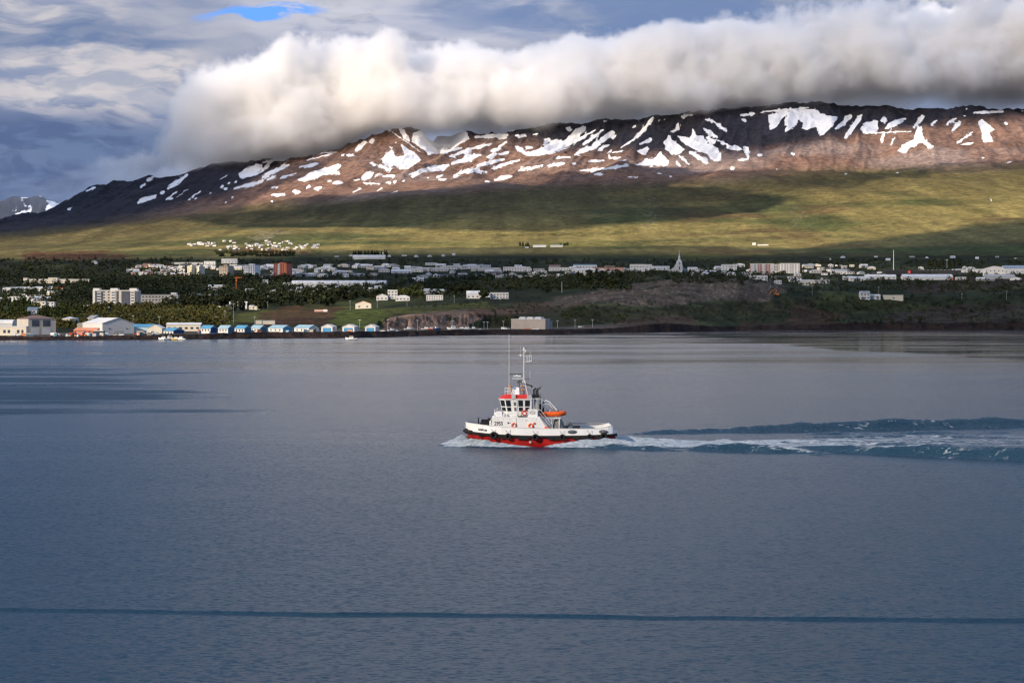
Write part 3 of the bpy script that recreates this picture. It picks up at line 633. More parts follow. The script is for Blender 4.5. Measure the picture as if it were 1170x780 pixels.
# ------------------------------------------------------------------ the fjord: one sheet of water, waves as real relief
def row_to_y(r): return H * F / (r - HOR)
TY, TX = 281.6, 3.95                                                 # the tug's centre
ry = np.concatenate([[45, 52, 60, 66], row_to_y(np.arange(860, 716, -1.0)), row_to_y(np.arange(716, 690, -.25)), row_to_y(np.arange(690, 531, -1.0)),
                     np.arange(row_to_y(531), 258, .7), np.arange(258, 302, .32), np.arange(302, 352, .7), row_to_y(np.arange(479.5, 379, -1.0)), np.array([2400, 3200, 6000, 20000.0])])
ry = np.unique(np.round(ry, 3))
cp = np.concatenate([np.arange(-1200, -20, 20), np.arange(-20, 480, 2.5), np.arange(480, 1200, 1.25), np.arange(1200, 2400, 20)])
WY = np.broadcast_to(ry[:, None], (len(ry), len(cp))); WX = (cp[None, :] - 585) / F * WY
WZ = np.zeros(WY.shape); foam = np.zeros(WY.shape); churn = np.zeros(WY.shape); arms = np.zeros(WY.shape)
def gp(px, row): y = row_to_y(row); return (px - 585) / F * y, y
def crest(pa, pb, amp, w, side, foam_amt=0.0):
    """one wave crest between two points of the water; side: which way its steep face looks (+1 towards the camera)"""
    global WZ, foam, arms
    (x0, y0), (x1, y1) = gp(*pa), gp(*pb)
    L = math.hypot(x1 - x0, y1 - y0); ux, uy = (x1 - x0) / L, (y1 - y0) / L
    s = (WX - x0) * ux + (WY - y0) * uy; d = (WX - x0) * uy - (WY - y0) * ux      # d > 0 towards the camera for a crest running right
    d = d + (fbm(s / 6, s * 0, 3, 131) - .5) * 1.6 + 1.4 * np.sin(np.clip(s / L, 0, 1) * math.pi)
    env = sstep(-.05 * L, .3 * L, s) * (1 - sstep(.7 * L, 1.1 * L, s))
    wl = np.where(d * side > 0, w * .55, w * 1.25)
    h = amp * 1.65 * env * (np.exp(-(d / wl) ** 2) - .45 * np.exp(-((d - side * w * 1.9) / (w * 1.1)) ** 2))
    WZ = WZ + h; arms = np.maximum(arms, env * np.exp(-(d / (w * 1.7)) ** 2))
    if foam_amt: foam = np.maximum(foam, foam_amt * env * np.exp(-((d - side * .2) / .55) ** 2) * sstep(.45 * L, .6 * L, s))
for a, b, amp, w in [((628,511),(790,516),.30,1.3),((770,514),(965,519),.62,1.9),((890,515),(1035,520),.45,1.6),((985,518),(1290,532),.95,2.3),((1180,526),(1500,540),.8,2.4)]:
    crest(a, b, amp, w, 1, .8 if amp == .62 else 0)
for a, b, amp, w in [((705,497),(885,493),.40,1.5),((838,494),(1050,490),.75,2.2),((985,491),(1180,487),.85,2.4),((1120,488),(1400,482),.8,2.4)]:
    crest(a, b, amp, w, 1)
for a, b, amp, w in [((820,518),(960,521),.25,1.0),((900,500),(1150,500),.16,1.5),((760,505),(1100,510),.14,1.4),((850,497),(1200,495),.15,1.6),((1040,524),(1240,532),.3,1.1),((900,489),(1010,487),.2,1.0)]:
    crest(a, b, amp, w, 1)
WZ = WZ + arms * ((fbm(WX / 2.4, WY / 1.4, 3, 135) - .5) * .45 + (fbm(WX / 5, WY / 3, 3, 136) - .5) * .5)
# churned water astern, between the arms
xs = WX - (TX + 9.5)
half_n = 3.2 + .235 * np.clip(xs, 0, 200); half_f = 3.5 + .42 * np.clip(xs, 0, 200)
dyw = WY - TY
v = np.where(dyw < 0, -dyw / half_n, dyw / half_f)
inside = sstep(1.15, .8, v) * sstep(-3, 2, xs)
churn = inside * (0.25 + .75 * np.exp(-np.clip(xs, 0, 300) / 40))
churn = np.maximum(churn, arms * .4); foam = np.maximum(foam, arms * .42 * sstep(.58, .82, fbm(WX / 4 + .5 * WY, WY / .9, 4, 153, ridged=True)))
WZ = WZ + inside * (fbm(WX / 2.2, WY / 1.8, 4, 141) - .5) * (.9 * np.exp(-np.clip(xs, 0, 300) / 30) + .42)
fo = fbm(WX / 5 + .3 * WY, WY / 1.5, 5, 151, ridged=True)
foam = np.maximum(foam, inside * np.clip(1.35 * np.exp(-np.clip(xs, 0, 300) / 16) + .75 * np.exp(-np.clip(xs, 0, 300) / 38) * sstep(.38, .62, fo) + .62 * np.exp(-np.clip(xs, 0, 300) / 90) * sstep(.5, .75, fbm(WX / 7 - .2 * WY, WY / 1.1, 5, 152, ridged=True)), 0, 1))
# bow wave and quarter wave hugging the hull (near and far side)
for sgn in (-1, 1):
    d = (WY - TY) * sgn                       # distance from the centre line, on this side
    xb = WX - (TX - 10.6)                     # behind the stem
    off = np.interp(xb, [-4, 0, 3, 6, 10, 14], [0, .6, 3.4, 4.4, 5.3, 6.0])
    mh = np.interp(xb, [-4.2, -2.6, -.5, 2, 5, 8, 11.5], [0, .45, 1.12, 1.1, .7, .35, 0])
    h = mh * np.exp(-((d - off) / np.where(d > off, 1.25, 1.6)) ** 2) * (.75 + .5 * fbm(WX / .9, WY / .7, 4, 161))
    WZ = np.maximum(WZ, WZ * .3 + h); foam = np.maximum(foam, sstep(.10, .28, h))
    off = np.interp(xb, [9, 14, 19, 23, 40], [5.2, 4.9, 4.6, 4.6, 7])
    mh = np.interp(xb, [10.2, 12.5, 16, 19.5, 23, 30, 42], [0, .5, 1.0, 1.3, 1.0, .5, 0])
    h = mh * np.exp(-((d - off) / np.where(d > off, 1.0, 1.5)) ** 2) * (.7 + .6 * fbm(WX / 1.3, WY / .8, 4, 162))
    WZ = np.maximum(WZ, WZ * .3 + h); foam = np.maximum(foam, sstep(.10, .28, h) * (1 - .5 * sstep(22, 40, xb)))
# wash rolling out ahead of the bow on the surface
ahead = np.exp(-(((WX - (TX - 11.6)) / 2.8) ** 2 + ((WY - TY) / 3.6) ** 2)); foam = np.maximum(foam, sstep(.35, .7, ahead * (.6 + .8 * fo)))
# an old wash line crossing the whole view, near
yl = row_to_y(np.interp(cp, [-1200, 0, 585, 1170, 2400], [690, 696, 703.5, 709, 715]))[None, :] + (fbm(WX / 3.0, WX * 0, 4, 171) - .5) * .5 + (fbm(WX / 14.0, WX * 0, 3, 172) - .5) * 1.0
d = (WY - yl)
WZ = WZ + (.06 + .14 * fbm(WX / 5, WX * 0, 3, 173)) * np.exp(-(d / np.where(d < 0, .16, .34)) ** 2) - .05 * np.exp(-((d + .75) / .45) ** 2)
# fjord swell
WZ = WZ + .02 * (fbm(WX / 3, WY / 5, 3, 181) - .5) * sstep(500, 60, WY)

m = bpy.data.materials.new('water'); m.use_nodes = True; q = NG(m.node_tree); q.n.clear()
pos = q.node('ShaderNodeTexCoord').outputs['Object']
x, y, z = q.node('ShaderNodeSeparateXYZ', {0: pos}).outputs
fa = q.node('ShaderNodeAttribute', attribute_name='foam').outputs['Fac']; ch = q.node('ShaderNodeAttribute', attribute_name='churn').outputs['Fac']
# wind patches and slicks: long streaks
sl = q.noise(q.comb(q.math('MULTIPLY', x, .0022), q.math('MULTIPLY', y, .010), 0.0), 1.0, 6, .62, .4)
sl2 = q.noise(q.comb(q.math('MULTIPLY', x, .006), q.math('MULTIPLY', y, .05), 5.0), 1.0, 5, .6, .3)
far = q.smooth(y, 330, 900)
stk = q.smooth(q.math('ADD', q.math('MULTIPLY', sl, .5), q.math('MULTIPLY', sl2, .5)), .43, .58)
calm = q.math('MAXIMUM', q.math('MULTIPLY', q.math('MULTIPLY', stk, far), .80), q.smooth(q.math('ADD', q.node('ShaderNodeAttribute', attribute_name='calm').outputs['Fac'], q.math('MULTIPLY', q.math('SUBTRACT', stk, .5), .9)), .30, .85))
def slopes(scale, vec_scale, rot, det):
    v = q.node('ShaderNodeMapping', {'Vector': pos, 'Scale': vec_scale, 'Rotation': (0, 0, rot)}).outputs[0]
    n = q.node('ShaderNodeTexNoise', {'Vector': v, 'Scale': scale, 'Detail': det, 'Roughness': .62, 'Distortion': .3}, noise_dimensions='3D')
    w = q.node('ShaderNodeVectorMath', {0: n.outputs['Color'], 1: (.5, .5, .5)}, operation='SUBTRACT')
    return w.outputs[0]
def vscale(v, f):
    n = q.node('ShaderNodeVectorMath', {0: v}, operation='SCALE')
    if isinstance(f, bpy.types.NodeSocket): q.l.new(f, n.inputs['Scale'])
    else: n.inputs['Scale'].default_value = f
    return n.outputs[0]
def vadd(a_, b_): return q.node('ShaderNodeVectorMath', {0: a_, 1: b_}, operation='ADD').outputs[0]
sA = slopes(3.0, (.7, 1.3, 1), .25, 4); sB = slopes(.55, (.7, 1.2, 1), -.45, 3); sC = slopes(.022, (.4, 1.4, 1), .1, 4)
amp = q.math('MULTIPLY', q.smooth(calm, 0, 1, 1.0, .10), q.smooth(y, 150, 900, 1.0, .48))
amp = q.math('ADD', amp, q.math('MULTIPLY', ch, .35))
vec = vadd(vadd(vscale(sA, q.math('MULTIPLY', amp, 1.8)), vscale(sB, q.math('MULTIPLY', amp, .24))), vscale(sC, q.math('MULTIPLY', amp, .05)))
vec = q.node('ShaderNodeVectorMath', {0: vec, 1: (1, 1, 0)}, operation='MULTIPLY').outputs[0]
geo_n = q.node('ShaderNodeNewGeometry').outputs['Normal']
nrm = q.node('ShaderNodeVectorMath', {0: vadd(geo_n, vec)}, operation='NORMALIZE').outputs[0]
ruf = q.smooth(q.math('ADD', q.node('ShaderNodeAttribute', attribute_name='ruffle').outputs['Fac'], q.math('MULTIPLY', q.math('SUBTRACT', stk, .5), .7)), .25, .85)
ruf = q.math('MAXIMUM', ruf, q.math('MULTIPLY', q.math('MULTIPLY', q.smooth(sl2, .50, .60), far), .40))
rough = q.math('ADD', q.math('SUBTRACT', q.smooth(y, 100, 420, .39, .235), q.math('MULTIPLY', calm, .19)), q.math('MULTIPLY', ruf, .30))
deep = q.mix(ch, (.002, .026, .050), (.018, .050, .078))
wat = q.node('ShaderNodeBsdfPrincipled', {'Base Color': deep, 'Roughness': rough, 'IOR': 1.333, 'Specular IOR Level': .5, 'Normal': nrm})
fn = q.noise(q.node('ShaderNodeMapping', {'Vector': pos, 'Scale': (.7, 1.6, 1.6)}).outputs[0], 1.4, 8, .72, .6)
fm = q.smooth(q.math('ADD', fa, q.math('MULTIPLY', q.math('SUBTRACT', fn, .5), 2.2)), .36, .80)
fb = q.node('ShaderNodeBump', {'Height': fn, 'Strength': 1.0, 'Distance': .9})
fom = q.node('ShaderNodeBsdfPrincipled', {'Base Color': q.mix(q.smooth(fn, .38, .62), (.34, .43, .50), (.66, .71, .75)), 'Roughness': .8, 'Specular IOR Level': .2, 'Normal': fb.outputs[0]})
mx = q.node('ShaderNodeMixShader', {0: fm, 1: wat.outputs[0], 2: fom.outputs[0]})
q.node('ShaderNodeOutputMaterial', {'Surface': mx.outputs[0]})
water = setting(grid_obj('water', WX, WY, WZ, m))
PW = HOR + H * F / WY; PP = 585 + F * WX / WY
wv = (fbm(WX / 60, WY / 60, 4, 191) - .5)
cm = sstep(412, 428, PW + wv * 22) * sstep(484, 456, PW + wv * 30) * sstep(330, 130, PP + wv * 260) 
bnd = np.interp(PP, [700, 760, 845, 900, 1000, 1170, 1500], [378, 382, 391, 396, 404, 413, 425])
cm = cm * sstep(.24, .50, fbm(WX / 170, WY / 16, 5, 192, .6)); add_attr(water, 'ruffle', cm); cm = np.zeros(PW.shape)
cm = np.maximum(cm, sstep(0, -4, PW - bnd + wv * 6) * sstep(700, 800, PP))
cm = np.maximum(cm, .75 * sstep(396, 389, PW + wv * 8) * sstep(560, 640, PP))
add_attr(water, 'calm', cm); add_attr(water, 'foam', foam); add_attr(water, 'churn', churn)
# ------------------------------------------------------------------ mesh collector
class MB:
    def __init__(s): s.v = []; s.f = []
    def add(s, vs_, fs): o = len(s.v); s.v += [tuple(v) for v in vs_]; s.f += [tuple(i + o for i in f) for f in fs]; return s
    def box(s, x0, x1, y0, y1, z0, z1, taper=0.0):
        t = taper
        return s.add([(x0,y0,z0),(x1,y0,z0),(x1,y1,z0),(x0,y1,z0),(x0+t,y0+t,z1),(x1-t,y0+t,z1),(x1-t,y1-t,z1),(x0+t,y1-t,z1)],
                     [(3,2,1,0),(4,5,6,7),(0,1,5,4),(1,2,6,5),(2,3,7,6),(3,0,4,7)])
    def prism(s, poly, y0, y1):         # polygon in x,z pushed through y
        n = len(poly)
        return s.add([(x, y0, z) for x, z in poly] + [(x, y1, z) for x, z in poly],
                     [tuple(range(n)), tuple(range(2 * n - 1, n - 1, -1))] + [(i, i + n, (i + 1) % n + n, (i + 1) % n) for i in range(n)])
    def plan(s, bot, top, z0, z1):      # two plan outlines joined
        n = len(bot)
        return s.add([(x, y, z0) for x, y in bot] + [(x, y, z1) for x, y in top],
                     [tuple(range(n - 1, -1, -1)), tuple(range(n, 2 * n))] + [(i, (i + 1) % n, (i + 1) % n + n, i + n) for i in range(n)])
    def tube(s, pts, r, n=6, r1=None, cap=True):
        pts = [Vector(p) for p in pts]; rings = []; o = len(s.v); r1 = r if r1 is None else r1
        for i, p in enumerate(pts):
            d = (pts[min(i + 1, len(pts) - 1)] - pts[max(i - 1, 0)]).normalized()
            up = Vector((0, 0, 1)) if abs(d.z) < .9 else Vector((1, 0, 0))
            a = d.cross(up).normalized(); b = d.cross(a)
            rr = r + (r1 - r) * i / max(1, len(pts) - 1)
            for k in range(n):
                t = 2 * math.pi * k / n; s.v.append(tuple(p + a * math.cos(t) * rr + b * math.sin(t) * rr))
        for i in range(len(pts) - 1):
            for k in range(n): s.f.append((o + i * n + k, o + i * n + (k + 1) % n, o + (i + 1) * n + (k + 1) % n, o + (i + 1) * n + k))
        if cap:
            s.f.append(tuple(o + k for k in range(n - 1, -1, -1))); s.f.append(tuple(o + (len(pts) - 1) * n + k for k in range(n)))
        return s
    def lathe(s, prof, c=(0, 0, 0), n=12, axis='z'):
        o = len(s.v)
        for r, h in prof:
            for k in range(n):
                t = 2 * math.pi * k / n; a, b = r * math.cos(t), r * math.sin(t)
                p = {'z': (a, b, h), 'y': (a, h, b), 'x': (h, a, b)}[axis]
                s.v.append((p[0] + c[0], p[1] + c[1], p[2] + c[2]))
        for i in range(len(prof) - 1):
            for k in range(n): s.f.append((o + i * n + k, o + i * n + (k + 1) % n, o + (i + 1) * n + (k + 1) % n, o + (i + 1) * n + k))
        s.f.append(tuple(o + k for k in range(n - 1, -1, -1))); s.f.append(tuple(o + (len(prof) - 1) * n + k for k in range(n)))
        return s
    def ring(s, c, R, r, axis='y', n=18, m=8):
        o = len(s.v)
        for i in range(n):
            t = 2 * math.pi * i / n
            for j in range(m):
                u = 2 * math.pi * j / m; q_ = R + r * math.cos(u); a, b, h = q_ * math.cos(t), q_ * math.sin(t), r * math.sin(u)
                p = {'y': (a, h, b), 'z': (a, b, h), 'x': (h, a, b)}[axis]
                s.v.append((p[0] + c[0], p[1] + c[1], p[2] + c[2]))
        for i in range(n):
            for j in range(m): s.f.append((o + i * m + j, o + i * m + (j + 1) % m, o + ((i + 1) % n) * m + (j + 1) % m, o + ((i + 1) % n) * m + j))
        return s
    def build(s, name, m, parent=None, smooth=False):
        o = mesh_obj(name, s.v, s.f, m, parent, smooth)
        bm = bmesh.new(); bm.from_mesh(o.data); bmesh.ops.recalc_face_normals(bm, faces=bm.faces); bm.to_mesh(o.data); bm.free()
        return o
def empty(name, loc, rz=0.0, label=None, cat=None, group=None):
    o = bpy.data.objects.new(name, None); COL.objects.link(o); o.location = loc; o.rotation_euler = (0, 0, rz); o.empty_display_size = 1
    if label: tag(o, label, cat, group)
    return o
def tag(o, label, cat, group=None):
    o['label'] = label; o['category'] = cat
    if group: o['group'] = group
    return o
def text_mesh(txt, size, extr=0.012, shear=0.0, bold=0.0):
    cu = bpy.data.curves.new('t', 'FONT'); cu.body = txt; cu.size = size; cu.extrude = extr; cu.shear = shear; cu.offset = bold
    cu.align_x = 'LEFT'; cu.resolution_u = 3
    o = bpy.data.objects.new('t', cu); COL.objects.link(o)
    bpy.context.view_layer.update()
    me = bpy.data.meshes.new_from_object(o.evaluated_get(bpy.context.evaluated_depsgraph_get()))
    v = [tuple(x.co) for x in me.vertices]; f = [tuple(p.vertices) for p in me.polygons]
    bpy.data.objects.remove(o); bpy.data.meshes.remove(me); bpy.data.curves.remove(cu)
    return v, f

M_white = mat('white_paint', (.80, .80, .78), .35, var=.04, scale=.8, dirt=((.42, .30, .2), .35))
M_red = mat('red_hull_paint', (.40, .016, .013), .42, var=.22, scale=.7, dirt=((.10, .02, .02), .5))
M_redp = mat('red_paint', (.55, .03, .02), .4, var=.08, scale=2)
M_black = mat('black_rubber', (.012, .012, .013), .8, var=.3, scale=3)
M_blackm = mat('black_metal', (.018, .018, .02), .45, var=.3, scale=3)
M_grey = mat('grey_metal', (.30, .31, .32), .5, var=.12, scale=2, dirt=((.15, .12, .1), .4))
M_lgrey = mat('pale_grey', (.50, .50, .49), .6, var=.1, scale=1.5, dirt=((.25, .2, .16), .3))
M_deck = mat('deck_green', (.10, .12, .11), .7, var=.2, scale=2)
M_orange = mat('orange_tube', (.85, .13, .02), .45, var=.08, scale=2)
M_amber = mat('amber', (.6, .22, .04), .3)
M_glass = mat('dark_glass', (.015, .02, .025), .06, var=.1, scale=1, spec=.8)
M_tarp = mat('grey_tarpaulin', (.22, .22, .20), .85, var=.2, scale=1.5, bump=.4)

tug = empty('tugboat', (TX, TY, 0), 0, 'red and white tugboat steaming left across the water, 2955 painted on its deckhouse', 'tugboat')
SX = [-10.45, -10.2, -9.8, -9.2, -8.4, -7.2, -5.5, -3, 0, 3, 6, 8, 9.4, 10.1, 10.55]
def hb(x): return float(np.interp(x, SX, [.12, .75, 1.5, 2.3, 2.95, 3.5, 3.9, 4.1, 4.15, 4.15, 4.1, 4.0, 3.8, 3.5, 3.0]))
def zs(x): return float(np.interp(x, [-10.4, -8, -5, -2, 1, 6, 10.5], [2.02, 1.82, 1.62, 1.5, 1.48, 1.52, 1.72]))
def zt(x): return float(np.interp(x, [-10.4, -9, -7, -4, 0, 6, 8.6, 9.2, 9.9, 10.55], [3.32, 3.18, 2.98, 2.78, 2.64, 2.6, 2.62, 2.82, 3.0, 2.35]))
xs_ = np.unique(np.concatenate([np.linspace(-10.45, -7, 16), np.linspace(-7, 9, 22), np.linspace(9, 10.55, 8)]))
def loft(sections, closed_ends=True):
    n = len(sections[0]); b = MB()
    for sct in sections: b.v += [tuple(p) for p in sct]
    for i in range(len(sections) - 1):
        for k in range(n - 1): b.f.append((i * n + k, i * n + k + 1, (i + 1) * n + k + 1, (i + 1) * n + k))
    if closed_ends:
        b.f.append(tuple(range(n))); b.f.append(tuple(range((len(sections) - 1) * n, len(sections) * n)))
    return b
secs = []
for x in xs_:
    h = hb(x); wl = h * float(np.interp(x, [-10.45, -9.5, -7.5, -4, 6, 10.6], [.25, .35, .72, .93, .95, .9])); z0 = zs(x)
    sh = float(np.interp(x, [-10.45, -8.5, -6], [1.75, .6, 0]))       # stem rakes aft as it goes down
    sidep = [(x, h, z0), (x + sh * .25, h * .97 * .5 + wl * .5, z0 * .55), (x + sh * .6, wl, .15), (x + sh * .9, wl * .82, -.6), (x + sh, wl * .3, -1.3)]
    secs.append([(a, -b, c) for a, b, c in sidep] + [(a, b, c) for a, b, c in reversed(sidep)])
hull = loft(secs).build('hull', M_red, tug, True)
secs = []
for x in xs_:
    h = hb(x); a = zs(x); b = zt(x); lean = .10 if x > -8 else .04
    xo = -.06 if x < -9.5 else 0
    secs.append([(x, -(h + .02), a - .02), (x + xo, -(h - lean), b), (x + xo, -(h - lean - .12) if h > .3 else 0, b), (x, -(h - .14) if h > .3 else 0, a + .05)])
bw = MB()
for sgn in (1, -1):
    q_ = loft([[(a, b * sgn, c) for a, b, c in s] for s in secs]); bw.add(q_.v, q_.f)
h = hb(10.55)
bw.box(10.46, 10.6, -h, h, zs(10.5), 2.35)
bulw = bw.build('bulwark', M_white, tug)
cap = MB()
for sgn in (1, -1): cap.tube([(x + (-.06 if x < -9.5 else 0), sgn * max(0.02, hb(x) - .13), zt(x) + .03) for x in xs_], .055, 6)
cap.build('cap_rail', M_lgrey, tug)
dk = MB()
dk.add([(x, -max(.02, hb(x) - .1), zs(x) + .12) for x in xs_] + [(x, max(.02, hb(x) - .1), zs(x) + .12) for x in xs_],
       [(i, i + 1, i + 1 + len(xs_), i + len(xs_)) for i in range(len(xs_) - 1)])
dk.build('deck', M_deck, tug)
st = MB()
for sgn in (1, -1): st.tube([(x, sgn * (hb(x) + .07), zs(x) + .02) for x in xs_], .19, 8)
st.tube([(10.62, -hb(10.55), zs(10.5)), (10.66, 0, zs(10.5)), (10.62, hb(10.55), zs(10.5))], .19, 8)
st.tube([(-10.62, 0, 2.15), (-10.35, -.9, 2.1), (-9.6, -2.0, 2.02)], .27, 8); st.tube([(-10.62, 0, 2.15), (-10.35, .9, 2.1), (-9.6, 2.0, 2.02)], .27, 8)
st.build('rubbing_strake', M_black, tug, True)
# short rubber strips under the strake, worn through
for x in (-8.6, -5.6, -3.2, -2.4, 1.1, 1.8, 4.6, 5.6, 7.6):
    MB().box(x, x + .8, -(hb(x) + .22), -(hb(x) - .1), zs(x) - .36, zs(x) - .02).build('rubber_strip', M_black, tug)
for sgn in (-1, 1):
    for x, R in ((-6.5, .56), (-4.5, .46), (-.7, .48), (3.05, .44), (6.85, .40), (8.85, .52), (-10.35, .36)):
        t_ = MB().ring((x, sgn * (hb(x) + .34), zs(x) + .02 - (.05 if x > -9 else -.1)), R * .68, R * .34).build('tyre_fender', M_black, tug, True)
        MB().tube([(x, sgn * (hb(x) + .3), zs(x) + .35), (x - .35, sgn * (hb(x) - .02), zs(x) + .85)], .025, 5).tube(
            [(x, sgn * (hb(x) + .3), zs(x) + .35), (x + .35, sgn * (hb(x) - .02), zs(x) + .85)], .025, 5).build('chain', M_grey, t_)
for x, rx in ((4.45, .66), (8.75, .68)):
    MB().lathe([(.02, -.09), (rx * .8, -.07), (rx, 0), (rx * .98, .05)], (0, 0, 0), 20, 'y').build('fender_pad', mat('slate_rubber', (.09, .10, .12), .7), tug, True)
    o = COL.objects[-1]; o.scale = (1, 1, .42); o.location = (x, -(hb(x) - .02), 2.2)
# bow name, bent round the bulwark
def lettering(name, txt, size, x, z, yf, parent, m, shear=0, stretch=1.0, zslope=0.0, bold=0.0):
    v, f = text_mesh(txt, size, .012, shear, bold)
    out_ = [(x + a * stretch, yf(x + a * stretch, z + b) - c, z + b + zslope * a) for a, b, c in v]
    return mesh_obj(name, out_, f, m, parent)
M_ink = mat('black_lettering', (.03, .03, .04), .6)
lettering('bow_lettering', 'SEIFUR', .40, -8.72, 2.36, lambda x, z: -(hb(x) + .05), tug, M_ink, .15, 1.05, -.10, .006)
MB().ring((-1.41, -(hb(-1.4) * .985), .78), .14, .03, 'y', 14, 6).box(-1.58, -1.24, -4.13, -4.08, .765, .795).box(-1.425, -1.395, -4.135, -4.085, .62, .94).build('thruster_mark', M_white, tug)

# deckhouse
house = MB().prism([(-6.77, 1.6), (-6.77, 4.05), (-6.45, 4.2), (-.1, 4.25), (1.0, 2.5), (1.05, 1.6)], -2.62, 2.62).build('deckhouse', M_white, tug)
hy = lambda x, z: -2.635
lettering('registration_number', '2955', .74, -6.42, 3.06, hy, house, M_ink, 0, .82, 0, .012)
MB().prism([(-4.62, 3.38), (-4.48, 3.52), (-4.34, 3.38), (-4.48, 3.24)], -2.66, -2.62).box(-4.34, -4.12, -2.655, -2.62, 3.36, 3.40).build('emblem', M_ink, house)
for x, z in ((-3.7, 3.05), (-1.34, 2.98)):
    lb = MB().ring((x, -2.72, z), .285, .085, 'y', 20, 8).build('lifebuoy', M_orange, tug, True)
    for k in range(4):
        a = math.pi / 4 + k * math.pi / 2; cx_, cz_ = x + .285 * math.cos(a), z + .285 * math.sin(a)
        MB().lathe([(.10, -.06), (.10, .06)], (cx_, -2.72, cz_), 8, 'y').build('lifebuoy_band', M_white, lb)
MB().box(-.95, -.72, -2.76, -2.62, 3.2, 3.42).build('alarm_box', M_redp, tug)
MB().box(-1.05, -.95, -2.8, -2.62, 2.6, 2.95).lathe([(.05, -.2), (.12, -.15), (.12, 0)], (-1.0, -2.8, 2.7), 8, 'y').build('hose_reel', M_blackm, tug)
for x in (-5.9, -5.2, -4.3, -2.9, -2.5, -.6): MB().box(x, x + .07, -2.655, -2.62, 3.85, 3.92).build('deck_lamp', M_grey, house)
MB().box(-3.35, -3.31, -2.65, -2.62, 3.1, 4.1).build('pipe', M_grey, house); MB().box(-2.1, -1.8, -2.65, -2.62, 3.7, 3.78).build('name_plate', M_grey, house)
for x in (-6.1, -5.3):                    # portholes on the front and far side
    MB().lathe([(.2, 0), (.2, .03)], (x, 2.62, 3.3), 12, 'y').build('porthole', M_glass, house)
for y in (-1.6, 0, 1.6):
    MB().lathe([(.2, -.03), (.2, 0)], (-6.77, y, 3.2), 12, 'x').build('porthole', M_glass, house)
MB().box(-3.1, -1.9, -2.7, -2.3, 4.22, 4.34).build('vent_grille', M_blackm, house)

# wheelhouse: plan with cut front corners, walls leaning out
bot = [(-5.2, -.9), (-4.55, -1.75), (-1.35, -1.75), (-1.35, 1.75), (-4.55, 1.75), (-5.2, .9)]
top_ = [(-5.72, -1.05), (-4.95, -2.08), (-1.25, -2.08), (-1.25, 2.08), (-4.95, 2.08), (-5.72, 1.05)]
WZ0, WZ1 = 4.22, 6.66
wh = MB().plan(bot, top_, WZ0, WZ1).build('wheelhouse', M_white, tug)
def wall_pt(i, u, z, off=.03):
    """point on wall i of the wheelhouse, u along it 0..1"""
    j = (i + 1) % 6; t = (z - WZ0) / (WZ1 - WZ0)
    a = Vector(bot[i]).lerp(Vector(top_[i]), t); b = Vector(bot[j]).lerp(Vector(top_[j]), t); p = a.lerp(b, u)
    d = (b - a).normalized(); n = Vector((d.y, -d.x))
    return (p.x + n.x * off, p.y + n.y * off, z)
def pane(name, i, u0, u1, z0, z1, m, parent, off=.03):
    P = [wall_pt(i, u0, z0, off), wall_pt(i, u1, z0, off), wall_pt(i, u1, z1, off), wall_pt(i, u0, z1, off)]
    Q = [wall_pt(i, u0, z0, -.01), wall_pt(i, u1, z0, -.01), wall_pt(i, u1, z1, -.01), wall_pt(i, u0, z1, -.01)]
    return MB().add(P + Q, [(0, 1, 2, 3), (7, 6, 5, 4), (0, 4, 5, 1), (1, 5, 6, 2), (2, 6, 7, 3), (3, 7, 4, 0)]).build(name, m, parent)
for i, spans in ((1, [(.02, .20), (.50, .68), (.76, .95)]), (3, [(.05, .24), (.32, .50), (.80, .98)]), (0, [(.12, .88)]), (4, [(.12, .88)]), (5, [(.06, .47), (.53, .94)]), (2, [(.08, .3), (.7, .92)])):
    for u0, u1 in spans:
        pane('wheelhouse_window', i, u0, u1, 5.66, 6.50, M_glass, wh); pane('lower_window', i, u0 + .01, u1 - .01, 4.98, 5.52, M_glass, wh)
for i in (1, 3):
    d_ = pane('wheelhouse_door', i, .27 if i == 1 else .54, .45 if i == 1 else .73, 4.3, 6.5, M_white, wh, .06)
    pane('door_window', i, .32 if i == 1 else .58, .41 if i == 1 else .68, 5.75, 6.25, mat('grey_pane', (.12, .14, .15), .2), d_, .075)
    pane('door_window', i, .32 if i == 1 else .58, .41 if i == 1 else .68, 5.0, 5.5, MATS['grey_pane'], d_, .075)
# red roof with sloping edge
rb = [(-5.85, -1.1), (-5.05, -2.2), (-1.15, -2.2), (-1.15, 2.2), (-5.05, 2.2), (-5.85, 1.1)]
rt = [(-5.15, -.9), (-4.7, -1.6), (-1.35, -1.75), (-1.35, 1.75), (-4.7, 1.6), (-5.15, .9)]
roof = MB().plan([(x * 1.0, y) for x, y in rb], rt, 6.74, 7.28).build('wheelhouse_roof', M_redp, tug)
MB().plan(rb, rb, 6.66, 6.74).build('roof_gutter', M_white, roof)
MB().box(-4.0, -3.45, -2.28, -1.5, 6.76, 7.32).build('roof_platform', M_lgrey, roof)
MB().add([(-1.9, -2.21, 6.76), (-1.14, -2.23, 6.76), (-1.28, -1.86, 7.29), (-1.85, -1.84, 7.29), (-1.9, -1.7, 6.9), (-1.3, -1.7, 6.9)], [(0, 1, 2, 3), (0, 4, 5, 1), (3, 2, 5, 4), (0, 3, 4), (1, 5, 2)]).build('roof_panel', M_grey, roof)
wr = MB()
for x, y in ((-4.95, -1.3), (-4.55, -1.4), (-4.2, -1.4), (-4.95, 1.3), (-4.2, 1.4), (-4.95, -.45), (-4.95, .45)): wr.tube([(x, y, 7.28), (x, y, 8.15)], .025, 5)
for z in (7.7, 8.15): wr.tube([(-4.2, -1.4, z), (-4.95, -1.3, z), (-4.95, 1.3, z), (-4.2, 1.4, z)], .022, 5)
wr.build('roof_railing', M_white, roof)
